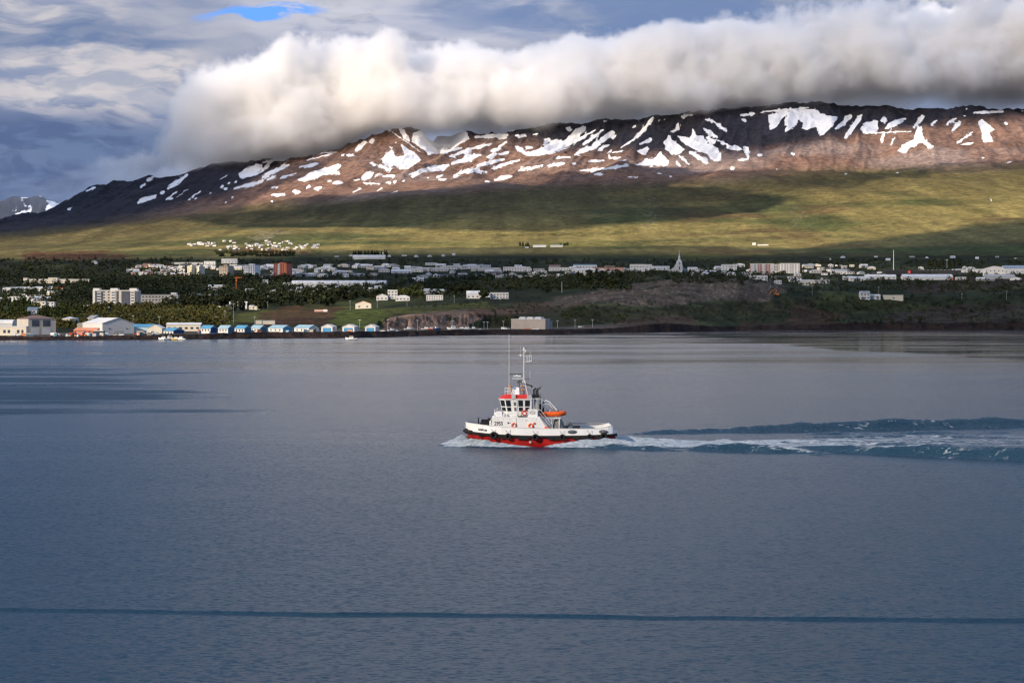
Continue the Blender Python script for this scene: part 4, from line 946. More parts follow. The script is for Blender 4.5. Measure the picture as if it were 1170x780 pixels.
MB().plan([(-4.1, -.9), (-2.9, -1.0), (-2.8, .6), (-4.1, .5)], [(-3.75, -.6), (-2.95, -.75), (-2.9, .4), (-3.75, .3)], 7.28, 8.25).build('roof_locker', M_white, roof)
# mast
mast = MB().tube([(-2.25, 0, 7.28), (-2.25, 0, 13.5)], .125, 8, .075).tube([(-2.95, -.5, 7.28), (-2.3, 0, 9.4)], .075, 6).tube([(-1.75, -.5, 7.28), (-2.2, 0, 9.4)], .075, 6).tube(
    [(-2.3, .7, 7.28), (-2.25, 0, 9.4)], .075, 6).build('mast', mat('mast_paint', (.60, .60, .58), .5, dirt=((.25, .2, .16), .5)), tug)
MB().box(-2.42, -1.98, -.14, .14, 13.45, 13.58).lathe([(.07, 13.58), (.11, 13.7), (.1, 13.85), (.03, 13.92)], (-2.28, 0, 0), 8).lathe([(.05, 13.2), (.09, 13.25), (.09, 13.4)], (-2.05, 0, 0), 8).build('mast_head', M_white, mast)
yd = MB().tube([(-2.25, 0, 11.85), (-1.15, 0, 11.95)], .06, 6).tube([(-2.2, 0, 12.7), (-1.2, 0, 12.72)], .03, 5).tube([(-3.0, 0, 12.85), (-2.25, 0, 12.75)], .03, 5).tube([(-2.25, -.8, 11.0), (-2.25, .8, 11.0)], .035, 5)
for x in (-1.95, -1.72, -1.5, -1.22): yd.tube([(x, 0, 11.95), (x, 0, 12.7)], .022, 5)
yd.build('mast_yard', M_white, mast)
for x, z0, z1 in ((-1.5, 12.7, 13.35), (-1.3, 12.7, 13.4), (-2.75, 12.85, 14.1)):
    MB().tube([(x, 0, z0), (x, 0, z1)], .02, 5, .012).build('mast_antenna', M_lgrey, mast)
MB().lathe([(.05, 12.6), (.1, 12.68), (.1, 12.85), (.04, 12.9)], (-2.72, 0, 0), 8).build('mast_lamp', M_white, mast)
rg = MB()
for z in np.arange(9.6, 13.2, .33): rg.tube([(-2.12, -.14, z), (-1.98, -.14, z)], .02, 4).tube([(-2.5, -.1, z + .1), (-2.36, -.1, z + .1)], .025, 4)
rg.tube([(-1.98, -.14, 9.5), (-1.98, -.14, 13.2)], .015, 4)
rg.build('mast_steps', M_grey, mast)
ra = MB().box(-4.3, -2.55, -.09, .09, 10.05, 10.16).build('radar_scanner', M_blackm, mast)
MB().box(-3.75, -2.7, -.12, .12, 9.78, 9.95).lathe([(.18, 9.95), (.12, 10.05)], (-3.3, 0, 0), 8).build('radar_gearbox', M_white, mast)
MB().box(-3.95, -2.2, -.2, .2, 9.46, 9.54).build('radar_platform', M_white, mast)
MB().tube([(-3.0, 0, 9.2), (-2.3, 0, 9.4)], .04, 5).tube([(-1.3, -.3, 9.45), (-2.2, -.3, 9.42)], .03, 5).build('mast_bracket', M_blackm, mast)
mn = MB().tube([(-3.2, -.6, 8.85), (-2.9, -.6, 9.15), (-2.55, -.6, 8.95)], .09, 6).tube([(-3.2, -.6, 9.2), (-2.95, -.6, 9.0)], .06, 6).tube([(-2.95, -.6, 8.25), (-2.95, -.6, 9.0)], .06, 6).build('water_monitor', M_blackm, tug)
MB().tube([(-1.95, -.4, 8.75), (-1.2, -.4, 8.45)], .09, 7).tube([(-1.25, -.4, 8.45), (-1.05, -.4, 8.38)], .14, 7).tube([(-2.2, -.1, 8.7), (-1.8, -.4, 8.7)], .04, 5).build('water_monitor', M_blackm, tug)
for z in (8.42, 7.92): MB().lathe([(.04, -.2), (.17, -.17), (.17, .08), (.08, .14)], (-2.55, -.45, z), 10, 'y').build('searchlight', M_amber, tug, True)
MB().lathe([(.05, -.15), (.17, -.12), (.17, .1)], (-4.15, -1.2, 8.45), 10, 'y').tube([(-4.15, -1.15, 7.3), (-4.15, -1.15, 8.3)], .03, 5).build('searchlight', M_amber, tug, True)
MB().tube([(-4.37, -.9, 7.28), (-4.37, -.9, 8.2), (-4.37, -.9, 15.75)], .045, 6, .022).build('whip_antenna', M_white, tug)
MB().tube([(-1.4, 1.2, 7.28), (-1.4, 1.2, 10.4)], .02, 5).build('whip_antenna', M_white, tug)
# upper deck: locker, logo panel, rails
MB().box(-6.2, -5.35, -1.9, -.9, 4.22, 4.95, .05).build('deck_locker', M_white, tug)
MB().lathe([(.02, -.22), (.2, -.18), (.24, .1), (.1, .2)], (-5.95, -1.3, 5.2), 10, 'y').tube([(-5.95, -1.3, 4.9), (-5.95, -1.3, 5.1)], .04, 5).build('searchlight', M_grey, tug, True)
ur = MB()
for x in np.arange(-6.4, -2.6, .62): ur.tube([(x, -2.5, 4.2), (x, -2.5, 5.0 if x < -5.2 else 4.75)], .02, 4); ur.tube([(x, 2.5, 4.2), (x, 2.5, 5.0)], .02, 4)
for z in (4.6, 5.0): ur.tube([(-6.5, 2.5, z), (-.3, 2.5, z)], .02, 4)
ur.tube([(-6.42, -2.5, 5.0), (-6.42, 2.5, 5.0)], .02, 4).tube([(-1.25, -2.1, 6.3), (-1.25, -2.45, 5.0), (-6.3, -2.5, 4.45)], .015, 4).tube([(-.4, -2.1, 5.25), (-.4, 2.5, 5.0)], .015, 4)
ur.tube([(-6.4, -2.5, 5.0), (-5.2, -2.5, 5.0)], .02, 4).tube([(-6.4, -2.5, 4.62), (-2.7, -2.5, 4.62)], .02, 4)
for x in (-1.2, -.9, -.45): ur.tube([(x, -2.1, 5.2), (x, -2.1, 6.75)], .025, 4)
ur.tube([(-1.2, -2.1, 6.72), (.25, -2.1, 6.72), (.25, -2.1, 5.1)], .03, 4)
ur.build('upper_railing', M_white, tug)
MB().tube([(-2.55, -2.4, 5.1), (-1.75, -2.4, 5.1)], .05, 5).tube([(-2.6, -2.4, 4.35), (-2.6, -2.4, 5.1)], .04, 5).build('red_rail', M_redp, tug)
MB().ring((-2.2, -2.45, 4.72), .27, .08, 'y', 18, 6).build('lifebuoy', M_redp, tug, True)
lp = MB().box(-1.72, -.36, -2.3, -2.1, 4.22, 5.28).build('logo_panel', M_white, tug)
arc = [(-1.03 + .40 * math.cos(a), -2.31, 4.78 + .24 * math.sin(a)) for a in np.linspace(.5, 5.6, 18)]
MB().tube(arc, .035, 4).box(-1.35, -.75, -2.32, -2.29, 4.74, 4.80).add([(-.86, -2.32, 4.68), (-.68, -2.32, 4.77), (-.86, -2.32, 4.88)], [(0, 1, 2)]).build('panel_emblem', M_grey, lp)
# funnels with black pipes
for y in (-1.15, 1.15):
    fu = MB().box(-1.05, -.15, y - .42, y + .42, 4.22, 6.9, .04).build('funnel', M_grey, tug)
    MB().box(-1.1, -.1, y - .46, y + .46, 6.9, 7.25).build('funnel_top', M_blackm, fu)
    for dx_ in (-.25, .12):
        MB().tube([(-.62 + dx_, y, 7.2), (-.62 + dx_, y, 7.85), (-.35 + dx_, y, 8.15)], .12, 8).build('exhaust_pipe', M_blackm, fu)
MB().tube([(-.3, -1.3, 5.2), (-.3, -1.3, 7.9)], .09, 6).tube([(-.55, -1.3, 7.8), (.08, -1.3, 8.28)], .1, 6).tube([(0.02, -1.3, 5.1), (.02, -1.3, 7.4)], .05, 5).tube([(.0, -1.3, 8.1), (.15, -1.3, 8.45)], .05, 5).build('deck_crane_post', M_blackm, tug)
MB().box(-.1, .35, -.9, .9, 4.25, 5.9).box(.3, .6, -.5, .5, 4.25, 5.4).build('engine_casing', M_blackm, tug)
# davit frame: ribbed white jib folded over the boat
cr = MB()
for y in (-.75, -.25, .25, .75):
    cr.tube([(.42, y, 6.0), (.85, y, 6.42), (1.35, y, 6.2), (1.95, y, 5.55), (2.45, y, 4.98)], .075, 5)
    cr.tube([(.3, y, 5.3), (.8, y, 6.0), (1.3, y, 5.9), (1.8, y, 5.3)], .05, 5)
for (x, z) in ((.42, 6.0), (.85, 6.42), (1.35, 6.2), (1.65, 5.9), (1.95, 5.55), (2.2, 5.28)): cr.tube([(x, -.78, z), (x, .78, z)], .04, 4)
cr.build('boat_davit', M_white, tug)
MB().lathe([(.02, -.1), (.12, -.08), (.12, .08)], (.5, -.8, 6.15), 8, 'y').build('davit_sheave', M_blackm, tug); MB().tube([(2.35, -.8, 5.05), (2.65, -.8, 4.95)], .07, 5).build('davit_hook', M_blackm, tug)
# stairs
stp = MB()
for y in (-2.45, -1.75):
    stp.add([(-.35, y - .03, 4.15), (-.1, y - .03, 4.3), (1.75, y - .03, 2.0), (1.5, y - .03, 1.85), (-.35, y + .03, 4.15), (-.1, y + .03, 4.3), (1.75, y + .03, 2.0), (1.5, y + .03, 1.85)],
            [(0, 1, 2, 3), (7, 6, 5, 4), (0, 4, 5, 1), (1, 5, 6, 2), (2, 6, 7, 3), (3, 7, 4, 0)])
    stp.tube([(-.3, y, 5.2), (.05, y, 5.15), (1.75, y, 3.05), (1.75, y, 2.1)], .045, 5); stp.tube([(-.1, y, 4.75), (1.75, y, 2.55)], .035, 5)
for k in range(9): stp.box(-.1 + k * .2, .12 + k * .2, -2.45, -1.75, 4.05 - k * .25, 4.09 - k * .25)
stp.build('stairway', M_lgrey, tug)
MB().box(.6, .95, -2.9, -2.5, 2.55, 2.85).box(1.0, 1.25, -2.9, -2.5, 2.55, 2.75).build('fire_hydrant_box', M_orange, tug)
# platform and the orange boat (it lifts off: its own thing)
pf = MB().box(.35, 2.9, -1.3, 1.3, 3.88, 4.0)
for x in (.6, 1.62, 2.7):
    for y in (-1.15, 1.15): pf.box(x - .07, x + .07, y - .07, y + .07, 1.6, 3.88)
pf.build('boat_platform', M_white, tug)
rbt = empty('rescue_boat', (TX, TY, 4.1), 0, 'small orange inflatable rescue boat carried on the tug behind its wheelhouse', 'rescue boat')
tb = MB()
path = [(.05, -.72, .42), (.8, -.74, .40), (1.9, -.74, .40), (2.7, -.62, .44), (3.2, -.32, .50), (3.42, 0, .54)]
tb.tube([(a, b, c) for a, b, c in path] + [(a, -b, c) for a, b, c in reversed(path[:-1])], .36, 10)
tb.build('tube', M_orange, rbt, True)
MB().prism([(.1, .1), (2.7, .12), (3.2, .4), (3.0, .5), (.1, .36)], -.6, .6).build('boat_hull', mat('orange_dark', (.62, .07, .015), .5), rbt)
MB().box(1.0, 1.5, -.25, .25, .5, 1.0, .05).build('console', M_lgrey, rbt)
MB().box(.0, .28, -.2, .2, .3, 1.0, .04).build('outboard_motor', M_blackm, rbt)
for y in (-.7, .7): MB().tube([(.9, y, 4.0), (.9, y, 4.7)], .05, 5).tube([(2.3, y, 4.0), (2.3, y, 4.7)], .05, 5).tube([(.9, y, 4.35), (2.3, y, 4.35)], .03, 5).build('boat_cradle', M_white, tug)
for x, y, r in ((-5.0, -2.2, .22), (-3.2, -2.3, .16), (-6.2, .6, .3)): MB().lathe([(r, 4.25), (r, 4.6), (r * .5, 4.72)], (x, y, 0), 10).build('air_vent', M_white, tug, True)
MB().box(-8.3, -7.9, -2.4, -1.9, 1.9, 3.1).build('deck_box', M_lgrey, tug); MB().box(4.6, 5.6, -1.4, -.4, 1.6, 2.9).build('cable_drum', M_blackm, tug)
MB().tube([(-7.0, -2.2, 1.8), (-7.0, -2.2, 3.6), (-6.8, -2.2, 3.9)], .12, 7).build('bow_ventilator', M_white, tug)
# towing winch under its cover, tow hook, stern rail
MB().lathe([(.95, 1.62), (.92, 2.6), (.72, 3.3), (.42, 3.85), (.1, 3.95)], (2.6, -.3, 0), 14).build('covered_winch', M_tarp, tug, True)
MB().box(3.3, 4.0, -.5, .5, 1.62, 2.75).tube([(3.4, -.3, 2.5), (3.9, -.3, 2.9), (4.25, -.3, 3.35)], .12, 6).tube([(3.6, -.3, 2.7), (4.5, -.3, 3.0)], .09, 6).build('tow_hook', M_blackm, tug)
sr = MB()
for x in np.arange(3.9, 9.8, .85): sr.tube([(x, hb(x) - .15, 2.6), (x, hb(x) - .15, 3.02)], .03, 4)
sr.tube([(x, hb(x) - .15, 3.02) for x in np.arange(3.9, 9.9, .6)], .045, 5); sr.tube([(x, hb(x) - .15, 2.82) for x in np.arange(3.9, 9.9, .6)], .025, 4)
sr.build('stern_railing', M_grey, tug)
MB().box(6.0, 7.4, -.9, .9, 1.62, 2.2).build('deck_hatch', M_deck, tug)
for x, y in ((5.2, -3.4), (9.3, -2.6), (5.2, 3.4), (9.3, 2.6), (-8.0, -1.9), (-8.0, 1.9)):
    MB().tube([(x, y, 1.6), (x, y, 2.25)], .12, 8).tube([(x - .3, y, 2.1), (x + .3, y, 2.1)], .08, 6).build('bollard', M_blackm, tug)
# bow winch
bwn = MB().box(-8.75, -8.62, -1.2, -1.0, 1.9, 4.0).box(-8.75, -8.62, 1.0, 1.2, 1.9, 4.0).tube([(-8.68, -1.1, 3.95), (-8.68, 1.1, 3.95)], .09, 6)
bwn.tube([(-7.75, -1.3, 2.75), (-7.75, 1.3, 2.75)], .55, 12).tube([(-7.75, -1.38, 2.75), (-7.75, -1.28, 2.75)], .85, 14).tube([(-7.75, 1.28, 2.75), (-7.75, 1.38, 2.75)], .85, 14)
bwn.box(-7.35, -6.95, -1.3, 1.3, 1.9, 3.95).box(-8.3, -7.2, -.4, .4, 3.3, 3.75).box(-8.5, -7.0, -1.5, 1.5, 1.8, 2.1)
bwn.build('bow_winch', M_blackm, tug)
# ------------------------------------------------------------------ buildings
def wallm(n, c, **k): return mat('wall_' + n, c, .85, var=.07, scale=.12, dirt=(tuple(x * .62 for x in c), .45), **k)
def roofm(n, c): return mat('roof_' + n, c, .7, var=.14, scale=.15, dirt=(tuple(x * .6 for x in c), .4))
W = {'white': wallm('white', (.60, .59, .57)), 'cream': wallm('cream', (.66, .60, .48)), 'grey': wallm('grey', (.42, .41, .40)), 'tan': wallm('tan', (.40, .34, .27)),
     'concrete': wallm('concrete', (.36, .31, .28)), 'red': wallm('red', (.55, .17, .11)), 'orange': wallm('orange', (.62, .24, .10)), 'slate': wallm('slate', (.075, .085, .11)),
     'blue': wallm('blue', (.08, .30, .48)), 'navy': wallm('navy', (.025, .07, .18)), 'pink': wallm('pink', (.52, .32, .26)), 'dark': wallm('dark', (.045, .045, .05)),
     'yellow': wallm('yellow', (.70, .62, .40)), 'paleblue': wallm('paleblue', (.38, .52, .58)), 'teal': wallm('teal', (.06, .17, .24)), 'beige': wallm('beige', (.50, .46, .40))}
R = {'white': roofm('white', (.62, .61, .59)), 'grey': roofm('grey', (.30, .31, .33)), 'pale': roofm('pale', (.52, .53, .54)), 'dark': roofm('dark', (.06, .06, .07)), 'red': roofm('red', (.45, .06, .03)),
     'blue': roofm('blue', (.08, .26, .42)), 'skyblue': roofm('skyblue', (.26, .40, .47)), 'brown': roofm('brown', (.16, .10, .08)), 'bluegrey': roofm('bluegrey', (.16, .21, .27)), 'salmon': roofm('salmon', (.70, .27, .14)),
     'green': roofm('green', (.05, .12, .08))}
M_win = mat('window_glass', (.05, .06, .075), .15, var=.3, scale=.3, spec=.6)
M_wlit = mat('pale_shutter', (.6, .6, .58), .6)
_tm = {}
def shared(key, make):
    if key not in _tm: _tm[key] = make()
    return _tm[key]
def win_mesh(w, h):
    def mk():
        b = MB().box(-w / 2, w / 2, -.06, .02, 0, h); me = bpy.data.meshes.new('window'); me.from_pydata(b.v, [], b.f); me.materials.append(M_win); return me
    return shared(('win', round(w, 1), round(h, 1)), mk)
def put(name, me, parent, loc, rz=0):
    o = bpy.data.objects.new(name, me); COL.objects.link(o); o.parent = parent; o.location = loc; o.rotation_euler = (0, 0, rz); return o
def building(name, label, cat, px0, px1, row, hpx, roof=('flat', 'white', 0), wall='white', depth=None, rot=0.0, win=None, y=None, group=None, side=None, sink=2.5, endwall=None):
    """px0..px1 and base row of the front; hpx wall height in pixels; roof (kind, colour, rise in px); win (columns, rows)"""
    pc = (px0 + px1) / 2
    if y is None: X, Y, Z = at(pc, row)
    else: Y = y; X = (pc - 585) / F * Y; Z = max(ground_z(X, Y), .5)
    k = Y / F; w = (px1 - px0) * k; h = hpx * k; d = depth or max(8, min(w, 14)); kind, rc, rise = roof; rr = rise * k
    if y is not None: Z = row_y(row, Y)
    c, s_ = math.cos(rot), math.sin(rot)
    if rot: w = max(2.0, (w - d * abs(s_)) / c)
    o = empty(name, (X, Y + d / 2, Z), rot, label, cat, group)
    hw, hd = w / 2, d / 2
    b = MB().box(-hw, hw, -hd, hd, -sink, h)
    if kind == 'gablex':  b.add([(-hw, -hd, h), (-hw, hd, h), (-hw, 0, h + rr), (hw, -hd, h), (hw, hd, h), (hw, 0, h + rr)], [(0, 1, 2), (3, 5, 4), (0, 2, 5, 3), (1, 4, 5, 2)])
    if kind == 'gabley':  b.add([(-hw, -hd, h), (hw, -hd, h), (0, -hd, h + rr), (-hw, hd, h), (hw, hd, h), (0, hd, h + rr)], [(0, 1, 2), (3, 5, 4), (0, 2, 5, 3), (1, 4, 5, 2)])
    b.build('wall', W[wall], o)
    e = .35; t = .25; rf = MB()
    if kind == 'flat': rf.box(-hw - .15, hw + .15, -hd - .15, hd + .15, h + .003, h + max(.35, rr))
    elif kind == 'gablex':
        for sg in (-1, 1):
            z_e = h - e * rr / hd
            rf.add([(-hw - e, sg * (hd + e), z_e + .02), (hw + e, sg * (hd + e), z_e + .02), (hw + e, 0, h + rr + .02), (-hw - e, 0, h + rr + .02),
                    (-hw - e, sg * (hd + e), z_e + t), (hw + e, sg * (hd + e), z_e + t), (hw + e, 0, h + rr + t), (-hw - e, 0, h + rr + t)],
                   [(0, 1, 2, 3), (4, 7, 6, 5), (0, 4, 5, 1), (1, 5, 6, 2), (0, 3, 7, 4)])
    elif kind == 'gabley':
        for sg in (-1, 1):
            z_e = h - e * rr / hw
            rf.add([(sg * (hw + e), -hd - e, z_e + .02), (sg * (hw + e), hd + e, z_e + .02), (0, hd + e, h + rr + .02), (0, -hd - e, h + rr + .02),
                    (sg * (hw + e), -hd - e, z_e + t), (sg * (hw + e), hd + e, z_e + t), (0, hd + e, h + rr + t), (0, -hd - e, h + rr + t)],
                   [(0, 1, 2, 3), (4, 7, 6, 5), (0, 4, 5, 1), (1, 5, 6, 2), (0, 3, 7, 4)])
    elif kind == 'hip':
        q_ = min(hd, hw * .8)
        rf.add([(-hw - e, -hd - e, h), (hw + e, -hd - e, h), (hw + e, hd + e, h), (-hw - e, hd + e, h), (-hw + q_, 0, h + rr), (hw - q_, 0, h + rr)],
               [(0, 1, 5, 4), (1, 2, 5), (2, 3, 4, 5), (3, 0, 4), (3, 2, 1, 0)])
    elif kind == 'arch':
        n = 10; pr = [(hd + .2) * math.cos(math.pi * i / n) for i in range(n + 1)]; pz = [h + .01 + rr * math.sin(math.pi * i / n) for i in range(n + 1)]
        rf.add([(-hw - .2, a, z_) for a, z_ in zip(pr, pz)] + [(hw + .2, a, z_) for a, z_ in zip(pr, pz)],
               [tuple(range(n + 1)), tuple(range(2 * n + 1, n, -1))] + [(i, i + 1, i + n + 2, i + n + 1) for i in range(n)])
    elif kind == 'mono': rf.add([(-hw - e, -hd - e, h + .01), (hw + e, -hd - e, h + .01), (hw + e, hd + e, h + rr), (-hw - e, hd + e, h + rr), (-hw - e, hd + e, h), (hw + e, hd + e, h)],
                                [(0, 1, 2, 3), (0, 4, 5, 1), (0, 3, 4), (1, 5, 2), (2, 5, 4, 3)])
    rf.build('roof', R[rc], o)
    if win:
        nc, nr = win[:2]; fh = h / nr; ww = min(2.4, w / nc * .5) if len(win) < 3 else w / nc * win[2]; wh = min(1.6, fh * .5)
        me = win_mesh(ww, wh)
        for i in range(nc):
            for j in range(nr):
                put('window', me, o, (-hw + (i + .5) * w / nc, -hd - .003, j * fh + fh * .3))
    o['_wh'] = (w, d, h)
    if side:
        nc, nr = side; fh = h / nr; me = win_mesh(min(2.0, d / nc * .5), min(1.5, fh * .5))
        sx = 1 if rot <= 0 else -1
        for i in range(nc):
            for j in range(nr): put('window', me, o, (sx * (hw + .003), -hd + (i + .5) * d / nc, j * fh + fh * .3), sx * math.pi / 2)
    return o
def B(*a, **k): return building(*a, **k)
def facade(o, x0, x1, z0, z1, m, name, out_=.12):
    """a panel on the front of a building, in fractions of its width and height"""
    w, d, h = o['_wh']
    return MB().box(-w / 2 + w * x0, -w / 2 + w * x1, -d / 2 - out_, -d / 2 - .002, h * z0, h * z1).build(name, m, o)

# ---- waterfront, left ----
o = B('warehouse', 'big beige warehouse with hipped roof at the left end of the quay', 'warehouse', 14, 61, 383.6, 19.5, ('hip', 'brown', 4.2), 'beige', depth=22, rot=.62, y=1462)
w_, d_, h_ = o['_wh']
for i, x in enumerate((-.24, .16)):
    MB().box(w_ * x - w_ * .13, w_ * x + w_ * .13, -d_ / 2 - .1, -d_ / 2 - .002, h_ * .56, h_ * .92).build('window', M_win, o)
    MB().box(w_ * x - w_ * .14, w_ * x + w_ * .14, -d_ / 2 - .1, -d_ / 2 - .002, -.4, h_ * .44).build('garage_door', W['white'], o)
o = B('workshop', 'low cream workshop with a flat white roof in front of the beige warehouse', 'workshop', -26, 30, 383.8, 10, ('flat', 'white', 1.3), 'cream', depth=9, y=1440)
for x0, x1 in ((.53, .58), (.62, .67), (.81, .86), (.9, .94)): facade(o, x0, x1, .35, .7, M_win, 'window')
facade(o, .70, .79, .0, .6, W['white'], 'garage_door')
B('shed', 'white shed with a low round roof behind the cream workshop', 'shed', -6, 14, 374, 4.5, ('arch', 'white', 4.5), 'white', depth=14, y=1500)
B('house', 'small white house with a blue-grey roof above the beige warehouse', 'house', 31, 42, 361.5, 7.5, ('gablex', 'bluegrey', 3), 'white', win=(2, 2))
B('house', 'small cream house with a pale hipped roof among the trees right of the warehouse', 'house', 70, 87, 372.0, 8.0, ('hip', 'pale', 2.2), 'cream', win=(3, 1), rot=-.3)
B('house', 'white house with a grey gable roof behind the big white hall', 'house', 99, 114, 371.5, 8.0, ('gablex', 'grey', 3.2), 'white', rot=-.5, win=(2, 1))
B('shed', 'low grey-roofed shed left of the big white hall', 'shed', 88, 98, 373.5, 3.4, ('mono', 'pale', 1), 'tan', y=1640)
o = B('storage_hall', 'big white storage hall with a broad gable on the quay', 'hall', 86, 150, 383.2, 14.0, ('gabley', 'white', 6.0), 'white', depth=36, rot=.62, y=1475)
for x in (.2, .75): facade(o, x, x + .05, .52, .6, M_win, 'window')
facade(o, .35, .62, -.02, .4, W['beige'], 'hall_door')
B('salmon_shed', 'low shed with a salmon red roof at the foot of the white hall', 'shed', 84, 110, 382.6, 5.2, ('mono', 'salmon', 3), 'red', depth=10, y=1452, win=(5, 1))
B('dark_doorway_shed', 'small dark open shed beside the salmon roofed shed', 'shed', 107, 118, 382.6, 4.5, ('flat', 'white', .8), 'dark', depth=6, y=1449)
B('hall', 'pale hall with a blue roof edge right of the white storage hall', 'hall', 149, 175, 382, 8.5, ('gablex', 'blue', 3.0), 'paleblue', depth=14, y=1500)
B('hall', 'cream round-roofed hall beside the slipway', 'hall', 168, 185, 383, 8, ('gabley', 'white', 4.0), 'cream', depth=18, y=1480)
B('long_shed', 'long low white shed behind the blue boathouses', 'shed', 190, 229, 378.0, 7.0, ('gablex', 'white', 2.2), 'cream', depth=12, y=1560, win=(6, 1))
BH = [(186,209,383,'blue','navy','boathouse with a bright blue roof nearest the slipway'),(228,247,380.2,'blue','navy','second blue-roofed boathouse right of the slipway'),
      (248,266,380.2,'skyblue','teal','boathouse with a faded blue roof, third from the slipway'),(267,286,380.2,'blue','teal','fourth boathouse from the slipway, strong blue roof'),
      (285,304,380,'skyblue','teal','fifth boathouse from the slipway, pale roof and dark gable'),(305,333,380,'skyblue','blue','broad pale-blue double boathouse in the middle of the row'),
      (335,363,379.8,'skyblue','paleblue','broad boathouse with pale blue roof at the right end of the joined row')]
for a, b_, r_, rc, gc, lb in BH:
    o = B('boathouse', lb, 'boathouse', a, b_, r_, 5.0, ('gabley', rc, 3.4), 'white', depth=(10 if b_ - a < 24 else 15), rot=.95, sink=.8, y=shore_y((a + b_) / 2) + (22 if a > 200 else 60), group='blue and white boathouses on the quay')
    w_, d_, h_ = o['_wh']
    MB().add([(-w_ / 2 * .9, -d_ / 2 - .02, 0), (w_ / 2 * .9, -d_ / 2 - .02, 0), (w_ / 2 * .9, -d_ / 2 - .02, h_), (0, -d_ / 2 - .02, h_ * 1.35), (-w_ / 2 * .9, -d_ / 2 - .02, h_),
              (-w_ / 2 * .9, -d_ / 2 - .2, 0), (w_ / 2 * .9, -d_ / 2 - .2, 0), (w_ / 2 * .9, -d_ / 2 - .2, h_), (0, -d_ / 2 - .2, h_ * 1.35), (-w_ / 2 * .9, -d_ / 2 - .2, h_)],
             [(5, 6, 7, 8, 9), (0, 4, 3, 2, 1), (0, 1, 6, 5), (1, 2, 7, 6), (2, 3, 8, 7), (3, 4, 9, 8), (4, 0, 5, 9)]).build('gable_panel', W[gc], o)
    for f in (-.3, 0, .3): put('window', win_mesh(1.1, 1.3), o, (-w_ / 2 - .003, f * d_, 1.3), -math.pi / 2)
for a, b_, gc, dc, lb in ((367,383,'white','blue','white boathouse with a big light blue door facing the water'),(391,408,'white','blue','white boathouse with blue gable and orange things by its door'),(417,432,'white','blue','last boathouse on the right, white with a deep blue door')):
    o = B('boathouse', lb, 'boathouse', a, b_, 379.6, 6.2, ('gabley', 'white', 2.8), gc, depth=14, rot=-.15, sink=.8, y=shore_y((a + b_) / 2) + 24, group='blue and white boathouses on the quay')
    facade(o, .14, .86, 0, .82, mat('door_blue', (.05, .24, .46), .5), 'boathouse_door')
    if a == 391:
        facade(o, .42, .84, 0, .45, W['orange'], 'orange_shutter', .5)
for a, b_, r_, lb in ((292, 299, 370.2, 'small white container left of the long one above the boathouses'), (300, 314, 370.4, 'long white container on the bank above the boathouses'), (254, 262, 370.2, 'white container with a blue end by the access road')):
    B('container', lb, 'container', a, b_, r_, 4.0, ('flat', 'pale', .3), 'cream', depth=4, sink=1)
o = B('pump_house', 'windowless concrete block building on the shore right of the boats', 'industrial building', 584, 629, 375.8, 11.0, ('flat', 'pale', .5), 'concrete', depth=16, rot=-.30, y=1800)
w_, d_, h_ = o['_wh']
for k in range(3):
    x0 = -w_ * .32 + k * w_ * .23; MB().prism([(x0, h_ + .3), (x0 + w_ * .2, h_ + .3), (x0 + w_ * .2, h_ + 1.9), (x0 + w_ * .05, h_ + 2.3)], -d_ / 2 + 3, d_ / 2 - 2).build('roof_light', R['pale'], o)

B('shed', 'low grey block attached right of the windowless concrete building', 'shed', 624, 631, 375.4, 8.0, ('flat', 'pale', .5), 'grey', depth=9, y=1812)
# ---- the cliff top and middle town ----
B('house', 'cream house with a red roof alone on the grass above the cliff', 'house', 406, 424, 352.5, 5.5, ('gabley', 'red', 3.2), 'cream', depth=9, win=(2, 1))
o = B('hospital', 'broad seven-storey apartment block striped dark grey and white above the green bank', 'apartment block', 106, 158, 351.5, 19.5, ('flat', 'white', .6), 'beige', depth=18, win=(10, 6))
w_, d_, h_ = o['_wh']
for x0, x1, m_ in ((.05, .22, 'slate'), (.40, .50, 'white'), (.52, .56, 'slate'), (.63, .82, 'slate'), (.83, .92, 'white'), (.93, 1.0, 'slate'), (0, .05, 'white')):
    f_ = facade(o, x0, x1, 0, .97 if m_ == 'slate' else 1.04, W[m_], 'facade_strip', .5)
for x0, x1 in ((.40, .5), (.83, .92), (.08, .2)):
    for j in range(6): facade(o, x0 + .015, x1 - .015, .06 + j * .16, .12 + j * .16, M_wlit if x0 == .08 else M_win, 'balcony', .75)
for x0, x1 in ((0, .14), (.38, .54), (.80, .96)):
    MB().box(-w_ / 2 + w_ * x0, -w_ / 2 + w_ * x1, -d_ / 2 + 2, d_ / 2 - 2, h_ + .3, h_ + 3.2).build('roof_house', W['white'], o)
o = B('office_block', 'long low cream office wing right of the striped apartment block', 'office building', 158, 203, 348.5, 11.5, ('flat', 'grey', .7), 'beige', depth=16, win=(12, 3))
w_, d_, h_ = o['_wh']; MB().box(w_ * .32, w_ * .46, -d_ / 2 + 2, d_ / 2 - 2, h_ + .3, h_ + 3.4).build('roof_house', W['white'], o)
o = B('school', 'long cream school with wings in the trees at upper left', 'school', 27, 102, 323.5, 4.2, ('flat', 'white', .6), 'cream', depth=14, win=(18, 1))
w_, d_, h_ = o['_wh']; MB().box(w_ * -.12, w_ * .02, -d_ / 2 - 3, d_ / 2, -2, h_ + 3.5).build('middle_wing', W['cream'], o); MB().box(w_ * -.5, w_ * -.44, -d_ / 2 - 3, d_ / 2, -2, h_ + 3).build('end_wing', W['cream'], o)
